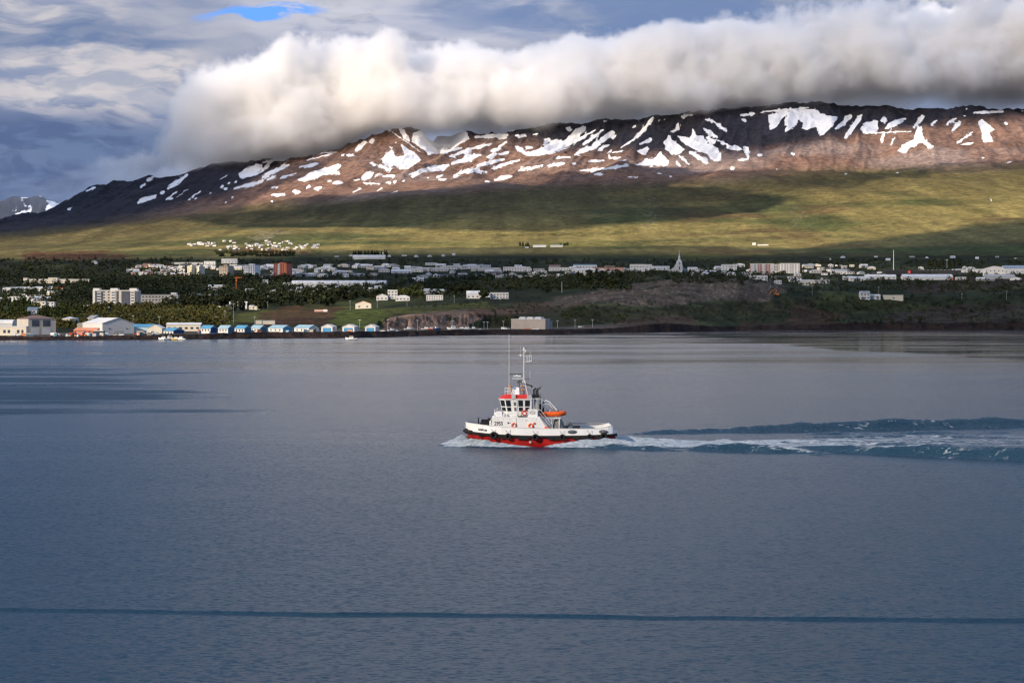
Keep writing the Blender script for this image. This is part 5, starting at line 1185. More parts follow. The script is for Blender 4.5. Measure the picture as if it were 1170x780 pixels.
for i, (a, b_) in enumerate(((3, 12), (12, 21), (21, 30), (30, 39), (39, 48), (48, 60))):
    B('terrace_house', 'white house in the terrace below the long cream school, ' + ['left end', 'second from left', 'third from left', 'third from right', 'second from right', 'right end'][i], 'house', a, b_, 333.6 - i * .2, 4.4, ('mono', 'pale', 1.2), 'white', depth=9, win=(3, 1), group='terrace below the school')
B('house', 'red-roofed low house at the right end of the terrace', 'house', 63, 73, 331.5, 2, ('gablex', 'red', 1.4), 'white')
for a, b_, r_, h, wl, lb in ((6,22,344.5,5.5,'white','white flat-roofed house at the far left below the terrace'),(27,36,343.5,4.5,'white','white house second from the left below the terrace'),(34,42,341.5,4,'white','small white house below the middle of the terrace'),
     (46,52,341,3.5,'white','little white house right of the others below the terrace'),(38,52,351.5,7.0,'cream','cream two-storey block above the small blue-roofed house'),(53,62,351.2,6,'white','white block with a dark window above the trees, right of the cream block'),
     (90,106,351.6,2.6,'cream','low pale pavilion left of the striped apartment block')):
    B('house', lb, 'house', a, b_, r_, h, ('flat', 'white', .5), wl, depth=10, win=(max(2, int((b_ - a) / 4)), 2 if h > 5 else 1))
# tower blocks
def tower(label, px0, px1, row, hpx, wall, wc, storeys, cap='white', strips=()):
    o = B('tower_block', label, 'tower block', px0, px1, row, hpx, ('flat', cap, .5), wall, depth=20, rot=-.45, win=(wc, storeys), group='tower blocks')
    for x0, x1, c_ in strips: facade(o, x0, x1, -.05, 1.02, W[c_], 'facade_strip', .6)
    w_, d_, h_ = o['_wh']
    MB().box(-w_ * .2, w_ * .2, -d_ * .2, d_ * .2, h_ + .3, h_ + 2.8).build('lift_house', W[wall], o)
    return o
tower('pale yellow tower block, left half of a pair', 214, 224, 313.4, 9.2, 'yellow', 4, 7, strips=((0, .22, 'white'),))
tower('pale yellow tower block, right half of a pair', 224, 232.5, 313.4, 9.0, 'cream', 3, 7, strips=((.8, 1, 'white'),))
tower('tan tower block between the yellow pair and the white one', 250, 266, 317, 13.0, 'tan', 5, 8, 'brown')
W['bright'] = wallm('bright', (.76, .76, .76))
tower('tall white tower block left of the red one', 278, 296.5, 318.5, 15.5, 'bright', 5, 8, strips=((.42, .55, 'grey'),))
tower('tall orange-red tower block', 312, 333, 316.8, 15.5, 'red', 6, 8, 'red', strips=((.33, .48, 'white'), (.80, .94, 'orange')))
DATA = [  # px0, px1, base row, wall px, roof, wall, depth, windows, name, category, label
 (253,271,301,5,('flat','white',.6),'white',16,(5,1),'factory','factory','white factory with open bays above the tan tower block'),
 (233,246,302.6,3.8,('flat','pale',.5),'white',14,(3,1),'depot','depot','white box-shaped depot between the yellow towers and the factory'),
 (196,232,302,1.8,('flat','pale',.5),'grey',14,None,'greenhouse','greenhouse','long low grey greenhouse above the yellow towers'),
 (210,228,341.5,6,('flat','pale',.6),'white',12,(5,2),'house','house','white block in the trees right of the cream office wing'),
 (230,267,343.2,6.4,('flat','white',.6),'white',13,(10,2),'school','school','long two-storey white building in the trees below the towers'),
 (238,256,331.6,5,('gablex','pale',1.2),'white',10,(4,1),'house','house','pale-roofed white building left of the orange crane'),
 (280,296,336.5,5.2,('gablex','pale',1.4),'white',12,(4,1),'house','house','white house right of the orange crane'),
 (308,343,336.6,4.4,('hip','grey',1.8),'cream',14,(8,1),'hall','hall','cream hall with a wide grey roof below the red tower'),
 (317,334,327.2,3.6,('flat','pale',.8),'white',12,(4,1),'hall','hall','white flat hall below the red tower block'),
 (300,306,324,3.5,('gablex','grey',1),'white',8,None,'house','house','little white house at the foot of the red tower'),
 (262,282,352.5,6,('gablex','pale',2),'white',9,(3,1),'house','house','white house at the lower edge of the trees'),
 (333,441,328.5,4.6,('arch','pale',3.8),'pale',34,None,'sports_hall','sports hall','very long pale grey sports hall with a rounded roof'),
 (403,440,295.8,2.2,('gablex','pale',2.4),'white',18,None,'riding_hall','riding hall','long white riding hall in the dark fields in front of a row of conifers'),
 (421,431,336,5.5,('gablex','white',1.6),'white',10,(2,2),'house','house','white house with a pinkish gable left of the tall white villa'),
 (430,443,343,4.8,('gabley','pale',2.4),'white',12,(3,1),'house','house','broad white house in front of the tall white villa'),
 (443,454,341.5,9.5,('flat','white',.9),'white',10,(3,3),'villa','villa','tall white villa with a flat roof on the cliff edge'),
 (452,468,343.6,4.6,('hip','white',1.8),'white',12,(4,1),'house','house','low white hip-roofed house right of the tall villa'),
 (478,491,335.8,4.8,('gablex','white',1.2),'white',12,(4,1),'house','house','white building at the upper left of the white cliff-top group'),
 (487,506,343,5.2,('flat','white',.8),'white',13,(7,2),'guest_house','guest house','white guest house with a terrace on the cliff top'),
 (492,510,336,4,('gablex','pale',1.6),'white',12,(4,1),'house','house','pale-roofed white house behind the guest house'),
 (533,548,341,5.2,('gablex','pale',3.6),'white',12,(3,1),'house','house','white house with a steep pale gable left of a dark tree'),
 (560,581,341.4,6.6,('flat','white',.8),'white',13,(6,2),'house','house','flat-roofed white house at the right end of the cliff-top houses'),
 (548,560,339.5,4.2,('flat','white',.8),'white',10,(2,1),'house','house','small white house between the dark tree and the flat-roofed one'),
 (447,470,312.4,2.4,('gablex','pale',2.2),'white',16,(5,1),'hall','hall','pale hall in the left of the upper town strip'),
 (476,512,310.2,3.0,('flat','pale',1.6),'grey',20,(8,1),'hall','hall','long grey industrial hall in the middle of the upper town'),
 (511,548,307.6,2.6,('flat','pale',1.8),'white',18,(9,1),'hall','hall','long white industrial hall right of the grey one'),
 (538,572,309.4,2.2,('flat','pale',1.4),'grey',18,None,'hall','hall','low grey hall in front of the long white industrial hall'),
 (471,484,321.5,3,('gablex','white',1.2),'white',10,(2,1),'house','house','white house among the dark trees right of the sports hall'),
 (575,606,310.2,4.8,('flat','white',.6),'white',14,(10,2),'apartment_house','apartment house','white two-storey terrace left of the red-striped one'),
 (627,650,309.4,3.8,('flat','brown',.6),'white',12,(7,1),'apartment_house','apartment house','white row with a dark red roof edge'),
 (655,682,306.4,3.6,('flat','blue',1.0),'white',12,(8,1),'apartment_house','apartment house','white row with a blue roof'),
 (678,713,309.8,3.8,('flat','brown',.9),'pink',12,(10,1),'apartment_house','apartment house','low pinkish row below the blue roofed one'),
 (654,682,311.4,3.4,('gablex','white',1.2),'white',12,(6,1),'apartment_house','apartment house','white row right of the dark red roofed row'),
 (720,737,310.2,7.6,('flat','white',.8),'white',14,(5,2),'apartment_house','apartment house','white block with dark stair tower left of the church'),
 (727,745,309.2,6.6,('flat','white',.6),'white',12,(5,2),'apartment_house','apartment house','second white block left of the church'),
 (735,765,308.6,3.6,('gablex','pale',1.0),'white',14,(8,1),'hall','hall','long low white hall directly left of the church'),
 (786,797,309.8,3.6,('gablex','pale',1.0),'white',12,(3,1),'house','house','white house directly right of the church'),
 (825,842,309,6.4,('flat','pale',.6),'white',14,(5,2),'apartment_house','apartment house','white block halfway between the church and the pink apartments'),
 (853,877,319.4,4.2,('flat','white',.7),'white',14,(6,1),'shop','shop','white flat-roofed shop below the pink apartment blocks'),
 (882,893,324.2,3.6,('flat','white',.6),'white',12,(4,1),'house','house','small white house below and right of the shop'),
 (912,931,326.2,5.6,('mono','white',1.2),'cream',14,(5,1),'house','house','white house with a sloping roof above the dark hedge'),
 (932,948,324,3.4,('flat','grey',1.2),'grey',12,(4,1),'house','house','grey house right of the sloping-roofed white one'),
 (950,968,313.2,3.2,('gablex','grey',2.2),'white',14,(4,1),'hall','hall','grey-roofed hall behind the tall lamp mast'),
 (962,968,308,4.2,('flat','pale',.5),'grey',10,None,'house','house','small grey block above the grey-roofed hall'),
 (971,992,321,3.6,('gablex','pale',1.6),'white',14,(5,1),'workshop','workshop','white workshop at the left of the right-hand industrial strip'),
 (989,1024,319.2,3.4,('gablex','white',2.2),'white',18,(6,1),'hall','hall','white gabled hall left of the long pale-roofed one'),
 (1032,1089,320,3.6,('gablex','pale',3.2),'white',22,None,'hall','hall','very long pale-roofed hall with red ends'),
 (1012,1098,314.4,5.2,('flat','dark',.8),'dark',30,None,'shopping_centre','shopping centre','long dark shopping centre carrying a red sign'),
 (1093,1104,319.6,2.4,('flat','white',.8),'white',12,(3,1),'garage','garage','low white garage right of the hall with red ends'),
 (1095,1126,311.4,2.6,('flat','pale',1.6),'white',16,(6,1),'hall','hall','white low hall left of the white gabled shop'),
 (1125,1148,315.2,8.2,('gabley','white',3.0),'white',14,(5,2),'shop','shop','tall white gabled shop near the right edge'),
 (1147,1195,312.6,6.0,('gablex','bluegrey',3.4),'pale',22,(8,1),'hall','hall','blue-grey hall at the right edge of the picture'),
 (1126,1160,318.6,2.4,('gablex','grey',2.6),'grey',12,None,'shed','shed','low grey shed in front of the tall white shop'),
 (983,994,342,7.6,('gablex','grey',1.8),'white',11,(3,2),'farmhouse','farmhouse','two-storey white farmhouse with a grey roof on the headland'),
 (993,1006,342.2,4.8,('gablex','white',1.0),'white',10,(2,1),'annex','annex','low white annex right of the headland farmhouse'),
 (1010,1032,342.8,5.4,('flat','cream',.5),'cream',8,(1,1),'cabin','cabin','long cream cabin on the headland grass'),
 (609,624,282.4,1.6,('gablex','pale',.9),'white',14,None,'farm_building','farm building','left white farm building on the sunlit hillside'),
 (629,643,282.4,1.6,('gablex','pale',.9),'cream',14,None,'farm_building','farm building','right white farm building on the sunlit hillside'),
 (600,604,283.6,1.2,('gablex','pale',.6),'white',9,None,'farm_shed','shed','tiny white shed left of the hillside farm'),
 (860,863.5,280,1.8,('gablex','white',.8),'white',9,None,'farmhouse','farmhouse','lone bright white farmhouse high on the slope right of the church'),
 (866,878,280.6,.9,('gablex','pale',.5),'cream',9,None,'barn','barn','low pale barn right of the lone hillside farmhouse'),
 (104,111,301.6,2.6,('gabley','bluegrey',1.6),'white',11,None,'house','house','lone white house in the dark fields at upper left'),
]
R['cream'] = roofm('cream', (.6, .55, .45)); W['pale'] = wallm('pale', (.5, .51, .52))
for a, b_, r_, h, rf, wl, dp, wn, nm, ct, lb in DATA:
    o = B(nm, lb, ct, a, b_, r_, h, rf, wl, depth=dp, win=wn)
    if 'red ends' in lb:
        facade(o, .955, 1.0, 0, 1.0, W['red'], 'red_end'); facade(o, 0, .02, 0, 1.0, W['red'], 'red_end')
    if 'carrying a red sign' in lb:
        w_, d_, h_ = o['_wh']
        sg = MB().box(-w_ * .21, -w_ * .165, -d_ / 2 - .9, -d_ / 2 - .3, h_ * .42, h_ * 1.02).build('sign', mat('sign_red', (.65, .03, .02), .5), o)
        MB().box(-w_ * .20, -w_ * .175, -d_ / 2 - 1.0, -d_ / 2 - .905, h_ * .56, h_ * .66).box(-w_ * .194, -w_ * .186, -d_ / 2 - 1.05, -d_ / 2 - 1.005, h_ * .6, h_ * .92).build('sign_mark', W['white'], sg)
        for k in range(9): MB().box(-w_ * .05 + k * w_ * .055, -w_ * .05 + k * w_ * .055 + 3, -d_ / 2 + 2, -d_ / 2 + 6, h_ + .8, h_ + 1.7).build('roof_vent', W['white'], o)
for a, b_, r_, h, wl, lb, st_ in ((858,884,313.6,12.0,'pink','pink and white apartment block, left of two',((.0,.16,'white'),(.2,.3,'white'),(.5,.6,'white'),(.86,1,'white'))), (892,914,312.4,11.0,'white','white apartment block, right of two',((.2,.28,'grey'),(.55,.62,'grey'),(.9,1,'grey'))), (884,892,311.4,9.0,'grey','narrow grey block between the two apartment blocks',())):
    o = B('apartment_block', lb, 'apartment block', a, b_, r_, h, ('flat', 'white', .6), wl, depth=16, win=(max(3, int((b_ - a) / 3)), 5))
    for x0, x1, c_ in st_: facade(o, x0, x1, 0, 1.03, W[c_], 'facade_strip', .6)

# the church: a tall tapering tower with a needle and long sloping flanks
def church():
    X, Y, Z = at(776, 311); k = Y / F * 1.08
    o = empty('church', (X, Y, Z), 0, 'pale church with a tall pointed tower and sloping flanks', 'church')
    m_ = wallm('church', (.36, .38, .40))
    S = [(7.2 * k * .5, 0), (6.6 * k * .5, 6 * k), (5.4 * k * .5, 11.5 * k), (2.4 * k * .5, 13.2 * k), (1.9 * k * .5, 16 * k), (.9 * k * .5, 18 * k), (.18, 22 * k)]
    b = MB(); n = len(S)
    for r, h in S: b.v += [(-r, -r, h if h else -3), (r, -r, h if h else -3), (r, r, h if h else -3), (-r, r, h if h else -3)]
    for i in range(n - 1):
        for q_ in range(4): b.f.append((i * 4 + q_, i * 4 + (q_ + 1) % 4, (i + 1) * 4 + (q_ + 1) % 4, (i + 1) * 4 + q_))
    b.f.append(((n - 1) * 4, (n - 1) * 4 + 1, (n - 1) * 4 + 2, (n - 1) * 4 + 3)); b.build('tower', m_, o)
    MB().prism([(-12 * k, -3), (-10.5 * k, 1.6 * k), (-4.5 * k, 5.6 * k), (-3.4 * k, 8.5 * k), (3.4 * k, 8.5 * k), (4.5 * k, 5.6 * k), (10.5 * k, 1.6 * k), (12 * k, -3)], 4, 16).build('nave', m_, o)
    for h0, h1, r in ((2.5, 6, 1.2), (8, 10.5, .7)):
        MB().box(-r * .5 * k, r * .5 * k, -6.9 * k * .5 - .1, -2.3 * k, h0 * k, h1 * k).build('window', M_win, o)
    MB().box(-.22, .22, -.22, .22, 21.5 * k, 23.2 * k).box(-.9, .9, -.2, .2, 22.3 * k, 22.55 * k).build('cross', m_, o)
church()

# masts, lamp posts, crane, flagpoles
def pole(name, label, cat, px, row, hpx, r, m_, y=None, head=None, group=None):
    if y is None: X, Y, Z = at(px, row)
    else: Y = y; X = (px - 585) / F * Y; Z = row_y(row, Y)
    h = hpx * Y / F
    o = empty(name, (X, Y, Z), 0, label, cat, group)
    MB().tube([(0, 0, -1.5), (0, 0, h)], r, 6, r * .6).build('post', m_, o)
    if head == 'lamp': MB().box(-1.0, 1.0, -.25, .25, h - .1, h + .3).build('lamp_head', M_lgrey, o)
    if head == 'flood': MB().box(-2.6, 2.6, -.4, .4, h - .2, h + .9).build('lamp_head', M_lgrey, o)
    return o
o = pole('chimney', 'tall slim pale chimney stack above the right-hand industrial strip', 'chimney', 1021, 309.5, 24, 1.2, M_lgrey)
pole('floodlight_mast', 'floodlight mast left of the grey-roofed hall on the right', 'floodlight mast', 949, 314, 12, .5, M_lgrey, head='flood')
pole('floodlight_mast', 'floodlight mast by the dark trees right of the shopping centre', 'floodlight mast', 1082, 306, 9, .4, M_lgrey, head='flood')
pole('floodlight_mast', 'tall pale mast standing on the dark knoll left of the church', 'floodlight mast', 642, 334, 12.5, .45, M_lgrey, head=None)
for i, (px, row, h, yy_) in enumerate([(152,380,19,1600),(182,380,18,1600),(257,371,16,1800),(267,368,21,1800),(247,372,10,1780),(291,372,10,1750),(306,352,14,None),(356,346,10,None),(411,378.5,13,1560),(443,378.5,13,1600),(477,378,12,1650),(517,376,9,1700),
      (553,377,9,1760),(557,377,9,1770),(575,376,9,1800),(637,375.5,9,1850),(657,375,9,1870),(677,374.5,9,1900),(400,354,10,None),(431,352,8,None),(465,350,7,None),(519,346,8,None),(572,344,7,None),(928,337,10,None),(1004,337,9,None),(880,329,10,None),(1150,344,11,None),(1099,344,8,None)]):
    lb = ('lamp post on the left part of the waterfront' if px < 300 else 'lamp post on the quay between boathouses and concrete block' if px < 600 and row > 370 else 'lamp post on the cliff-top road' if px < 600 else 'lamp post on the shore road right of the concrete block' if px < 800 else 'lamp post on the dark headland at the right')
    pole('lamp_post', lb, 'lamp post', px, row, h, .16, M_lgrey, y=yy_, head='lamp', group=lb.replace('lamp post', 'lamp posts'))
# building crane, orange, in the trees
X, Y, Z = at(270, 336); k = Y / F
o = empty('tower_crane', (X, Y, Z), 0, 'slim orange tower crane in the trees below the towers', 'crane'); b = MB()
hC = 18.5 * k
for sx, sy in ((-.7, -.7), (.7, -.7), (.7, .7), (-.7, .7)): b.tube([(sx, sy, -1), (sx, sy, hC)], .16, 4)
for z_ in np.arange(1, hC - 2, 2.2): b.tube([(-.7, -.7, z_), (.7, -.7, z_ + 2.2)], .1, 4)
b.build('crane_tower', mat('crane_orange', (.62, .16, .05), .5), o)
MB().tube([(-2 * k, 0, hC), (6.5 * k, 0, hC + .6)], .5, 4).tube([(0, 0, hC), (0, 0, hC + 2.5)], .3, 4).tube([(0, 0, hC + 2.5), (5 * k, 0, hC + .5)], .12, 4).build('jib', MATS['crane_orange'], o)
MB().box(-1, 1, -1, 1, hC - 5, hC - 2.5).build('cab', MATS['crane_orange'], o)

# orange excavator on the headland
X, Y, Z = at(886, 338.5); k = Y / F
o = empty('excavator', (X, Y, Z), 0, 'orange excavator with raised arm on the dark headland', 'excavator')
MO = mat('excavator_orange', (.60, .20, .05), .5)
MB().prism([(-3.4, 0), (3.2, 0), (3.8, .7), (3.2, 1.4), (-3.4, 1.4), (-4.0, .7)], -2.2, -1.2).build('track', M_black, o); MB().prism([(-3.4, 0), (3.2, 0), (3.8, .7), (3.2, 1.4), (-3.4, 1.4), (-4.0, .7)], 1.2, 2.2).build('track', M_black, o)
MB().prism([(-1.5, 1.5), (4.4, 1.5), (4.4, 3.4), (3.0, 4.0), (-1.5, 3.0)], -1.7, 1.7).build('body', MO, o)
MB().prism([(-1.6, 1.6), (.8, 1.6), (.8, 4.9), (-.6, 4.9), (-1.5, 3.4)], -1.7, -.3).build('cab', MO, o)
MB().tube([(-.5, .3, 2.8), (1.8, .3, 7.8), (-.2, .3, 9.2)], .55, 6, .4).tube([(-.4, .3, 9.2), (-6.0, .3, 5.6)], .45, 6, .35).build('boom', MO, o)
MB().tube([(-6.0, .3, 5.6), (-8.0, .3, 1.8)], .35, 6).build('dipper', MO, o)
MB().prism([(-8.6, 1.9), (-7.2, 2.0), (-7.4, .4), (-8.8, .2), (-9.4, .9)], -.6, 1.2).build('bucket', M_blackm, o)

# ---- smaller houses of the town, in quarters ----
rs = random.Random(11)
Q = [ # px range, row range, count, wall px, walls, roofs, where
 ((186,312),(304.5,309.5),16,(1.6,2.8),('white','grey','cream'),('pale','dark','grey'),'small house in the upper town beside the yellow towers'),
 ((298,345),(306,318),10,(1.8,3.2),('white','grey'),('pale','dark'),'small house beside the red tower block'),
 ((335,400),(304,318),16,(1.8,3.0),('white','grey','white'),('pale','pale','grey'),'flat-roofed building in the upper town right of the red tower'),
 ((400,480),(304,316),13,(1.8,3.0),('white','grey'),('pale','grey'),'building of the upper town behind the sports hall'),
 ((480,580),(303,318),18,(1.6,2.8),('white','grey','white'),('pale','grey','dark'),'building in the middle of the upper town strip'),
 ((580,720),(306,318),20,(1.6,2.8),('white','grey','white'),('pale','grey','brown'),'small building of the upper town left of the church'),
 ((790,860),(305,316),9,(1.6,3.0),('white','grey','white'),('pale','grey'),'small building between the church and the pink apartments'),
 ((885,1010),(304,322),22,(1.8,3.2),('white','grey','white','cream'),('pale','grey','dark'),'small building right of the apartment blocks'),
 ((1040,1165),(306,322),9,(1.6,2.4),('white','grey'),('pale','grey'),'small building of the right-hand industrial strip'),
 ((335,440),(329,338),7,(2.4,3.6),('white','white','cream'),('pale','grey','red'),'house in the trees below the sports hall'),
 ((148,212),(304,316),16,(2,3.4),('white','white','cream','pink'),('pale','grey','brown'),'house in the trees left of the yellow towers'),
 ((2,60),(336,346),7,(2.4,3.6),('white','cream'),('pale','white'),'small house among the trees at the far left'),
 ((236,300),(341,354),4,(2.8,4),('white','cream'),('pale','dark'),'house at the lower edge of the dark trees'),
 ((380,520),(291,294),7,(.9,1.3),('white','white'),('pale','white'),'tiny farm building in the dark field belt'),
 ((940,1168),(294,298),6,(.9,1.3),('white','grey'),('pale','white'),'tiny farm building on the dark slope at the right'),
]
for (a, b_), (r0, r1), n, (h0, h1), ws, rfs, where in Q:
    n = int(n * 1.7)
    for i in range(n):
        px = a + (b_ - a) * (i + rs.random()) / n; row = r0 + (r1 - r0) * rs.random(); w_px = rs.uniform(6, 15) if h0 > 1.5 else rs.uniform(3, 6); h = rs.uniform(h0, h1)
        wc = rs.choice(ws); rc = rs.choice(rfs); kd = rs.choice(['gablex', 'gabley', 'flat', 'gablex', 'hip'])
        B('house', {'white': 'white ', 'grey': 'grey ', 'cream': 'cream ', 'pink': 'pinkish '}[wc] + where + ', ' + {'pale': 'pale', 'dark': 'dark', 'grey': 'grey', 'brown': 'brown', 'red': 'red', 'white': 'white'}[rc] + ' roof', 'house',
          px - w_px / 2, px + w_px / 2, row, h, (kd, rc, 1.4 if kd != 'flat' else .5), wc, depth=rs.uniform(8, 12), rot=rs.uniform(-.5, .5), win=(max(2, int(w_px / 3)), 1) if h > 2 and w_px > 6 else None,
          group='%s %ss, %s roofs, %s' % (wc, where.split(' ')[0], rc, where))
# the bright new settlement on the hillside
for i in range(86):
    t = rs.random(); px = 212 + 152 * (t ** .8)
    row = rs.uniform(275.5 + abs(px - 300) * .01, 286.5) if px > 250 else rs.uniform(278, 281.5)
    if px > 335: row = rs.uniform(280, 285.5)
    wc = rs.choice(['white', 'grey', 'cream', 'grey']); rc = rs.choice(['pale', 'grey', 'brown', 'grey'])
    w_px = rs.uniform(2.6, 5.6); B('hillside_house', wc + ' house in the settlement on the lower mountain slope, ' + rc + ' roof', 'house', px - w_px / 2, px + w_px / 2, row, rs.uniform(.9, 1.4), ('gablex', rc, .8), wc, depth=10,
      rot=rs.uniform(-.6, .6), group='%s houses with %s roofs in the hillside settlement' % (wc, rc))
# ------------------------------------------------------------------ cars, boats, containers on the quay
def quay(px, row, y): return (px - 585) / F * y, y, row_y(row, y)
def car_mesh(col, kind='car'):
    def mk():
        b = MB()
        if kind == 'car': b.prism([(-2.1, .35), (2.1, .35), (2.1, .85), (1.3, .95), (.8, 1.45), (-1.2, 1.45), (-1.9, .95), (-2.1, .9)], -.85, .85)
        else: b.prism([(-2.6, .4), (2.6, .4), (2.6, 1.1), (1.9, 2.1), (-2.6, 2.1)], -.95, .95)
        me = bpy.data.meshes.new('car_body'); me.from_pydata(b.v, [], b.f); me.materials.append(mat('car_' + col[0], col[1], .3)); return me
    return shared(('car', kind, col[0]), mk)
def wheel_mesh():
    def mk():
        b = MB().lathe([(.34, -.12), (.34, .12)], (0, 0, 0), 10, 'y'); me = bpy.data.meshes.new('wheel'); me.from_pydata(b.v, [], b.f); me.materials.append(M_black); return me
    return shared('wheel', mk)
def glass_mesh(kind):
    def mk():
        b = MB()
        if kind == 'car': b.prism([(-1.6, .97), (1.2, .97), (.75, 1.38), (-1.15, 1.38)], -.87, .87)
        else: b.prism([(.6, 1.15), (2.3, 1.15), (1.85, 1.9), (.6, 1.9)], -.97, .97)
        me = bpy.data.meshes.new('car_glass'); me.from_pydata(b.v, [], b.f); me.materials.append(M_glass); return me
    return shared(('glass', kind), mk)
CC = {'white': ('white', (.75, .75, .74)), 'red': ('red', (.5, .03, .02)), 'dark': ('dark', (.04, .045, .06)), 'silver': ('silver', (.4, .41, .42)), 'blue': ('blue', (.05, .14, .35))}
CARS = [(62,383.4,1440,'white','van'),(66,383.2,1446,'dark','car'),(73,383.3,1443,'silver','car'),(83,383.4,1442,'red','van'),(20,383.6,1424,'white','car'),(118,383.4,1443,'white','van'),(124,383.3,1440,'silver','car'),(131,383.4,1441,'silver','car'),(139,383.4,1440,'white','car'),
        (157,382.8,1452,'red','car'),(163,382.6,1455,'white','car'),(240,380.6,1505,'white','car'),(437,378.8,1545,'white','car'),(452,378.6,1600,'white','car'),(576,376.4,1775,'white','van'),(580,376.2,1780,'silver','car'),(610,376.6,1785,'white','car'),(664,375,1900,'white','van'),(671,374.8,1910,'red','car'),(548,377.0,1760,'silver','car')]
for px, row, y, c_, kd in CARS:
    x, y, z = quay(px, row, y)
    lb = '%s %s parked on the quay %s' % ({'dark': 'dark', 'silver': 'silver grey'}.get(c_, c_), kd, 'near the beige warehouse' if px < 80 else 'in front of the white storage hall' if px < 150 else 'by the boathouses' if px < 445 else 'among the laid-up boats' if px < 560 else 'by the concrete block' if px < 630 else 'on the shore road right of the concrete block')
    o = empty('parked_' + kd, (x, y, z), rs.uniform(-.5, .5), lb, kd, 'vehicles: ' + lb)
    put('body', car_mesh(CC[c_], kd), o, (0, 0, 0)); put('windows', glass_mesh(kd), o, (0, 0, 0))
    for sx in (-1.3, 1.35):
        for sy in (-.8, .8): put('wheel', wheel_mesh(), o, (sx, sy, .34))
def boat(label, px, row, y, L, rz, hullc, mastn=0, cabin=True, group=None, water_=False):
    x, y, z = quay(px, row, y)
    if water_: z = 0
    o = empty('boat', (x, y, z), rz, label, 'boat', group)
    s = L / 8
    secs = []
    for t, hb_, zk, zd in ((-4, 1.0, .1, 1.2), (-2, 1.3, 0, 1.15), (0, 1.35, 0, 1.2), (2, 1.15, 0, 1.4), (3.4, .5, .3, 1.65), (4.0, .05, .9, 1.85)):
        secs.append([(t * s, -hb_ * s, zd * s), (t * s, -hb_ * .7 * s, (zk + .3) * s), (t * s, 0, zk * s - .2), (t * s, hb_ * .7 * s, (zk + .3) * s), (t * s, hb_ * s, zd * s)])
    hl = loft(secs); n = len(secs)
    hl.f += [(i * 5, (i + 1) * 5, (i + 1) * 5 + 4, i * 5 + 4) for i in range(n - 1)]
    hl.build('hull', hullc, o)
    if cabin:
        cb = MB().prism([(-1.2 * s, 1.1 * s), (1.6 * s, 1.2 * s), (1.1 * s, 2.5 * s), (-1.2 * s, 2.5 * s)], -.8 * s, .8 * s).build('cabin', M_white, o)
        MB().prism([(-.9 * s, 1.8 * s), (1.15 * s, 1.8 * s), (.95 * s, 2.25 * s), (-.9 * s, 2.25 * s)], -.83 * s, .83 * s).build('cabin_window', M_glass, cb)
    if not water_: MB().box(-2.5 * s, -2.2 * s, -1 * s, 1 * s, -.6, .3).build('cradle', M_blackm, o); MB().box(1.5 * s, 1.8 * s, -.8 * s, .8 * s, -.6, .3).build('cradle', M_blackm, o)
    for k in range(mastn): MB().tube([((-.4 + k * 1.2) * s, 0, 1.2 * s), ((-.4 + k * 1.2) * s, 0, (6.5 + k) * s)], .09 * s, 5).build('mast', M_lgrey, o)
    return o
M_bo = mat('boat_orange', (.7, .16, .05), .5); M_bb = mat('boat_blue', (.05, .12, .3), .5); M_bg = mat('boat_grey', (.25, .27, .28), .6)
boat('small white motorboat heading left close to the stone breakwater', 401.5, 388, 1405, 8.5, math.pi, M_white, 0, water_=True)
for px, row, L, c_, mn, lb in ((467,376.8,8,M_white,1,'white boat on the quay, first left among the laid-up boats'),(487,376.8,9,M_white,0,'low white boat left of the orange one'),(493,376.6,7,M_bo,0,'orange boat ashore on the quay'),(499,376.6,8,M_bb,1,'blue boat right of the orange one'),
     (518,376.8,11,M_white,2,'white boat with two masts ashore'),(527,376.6,8,M_bg,0,'grey boat ashore right of the two-masted one'),(534,376.6,9,M_white,1,'white boat near the right end of the laid-up boats'),(541,376.6,8,M_bg,1,'grey boat at the right end of the laid-up boats'),
     (448,378.2,7,M_white,0,'small white boat by the last boathouse'),(174,382.6,9,M_white,1,'white boat hauled out left of the slipway'),(180,383.2,8,M_bg,0,'grey boat beside the slipway'),(187,384.8,8,M_white,0,'white boat moored at the slipway, left'),(194,385.4,9,M_white,1,'white boat moored at the slipway, middle'),(201,385.2,7,mat('boat_yellow', (.6,.42,.1), .5),0,'yellow boat moored at the slipway'),(207,384.4,8,M_white,0,'white boat moored right of the yellow one')):
    yy_ = 1700 if px > 460 else 1560 if px > 400 else 1440
    if 184 < px < 212: yy_ = 1404 - (px - 187) * .3
    boat(lb, px, row, yy_, L, rs.uniform(-.7, .7) + (math.pi if rs.random() < .5 else 0), c_, mn, group='boats laid up on the quay' if px > 460 else None, water_=184 < px < 212)
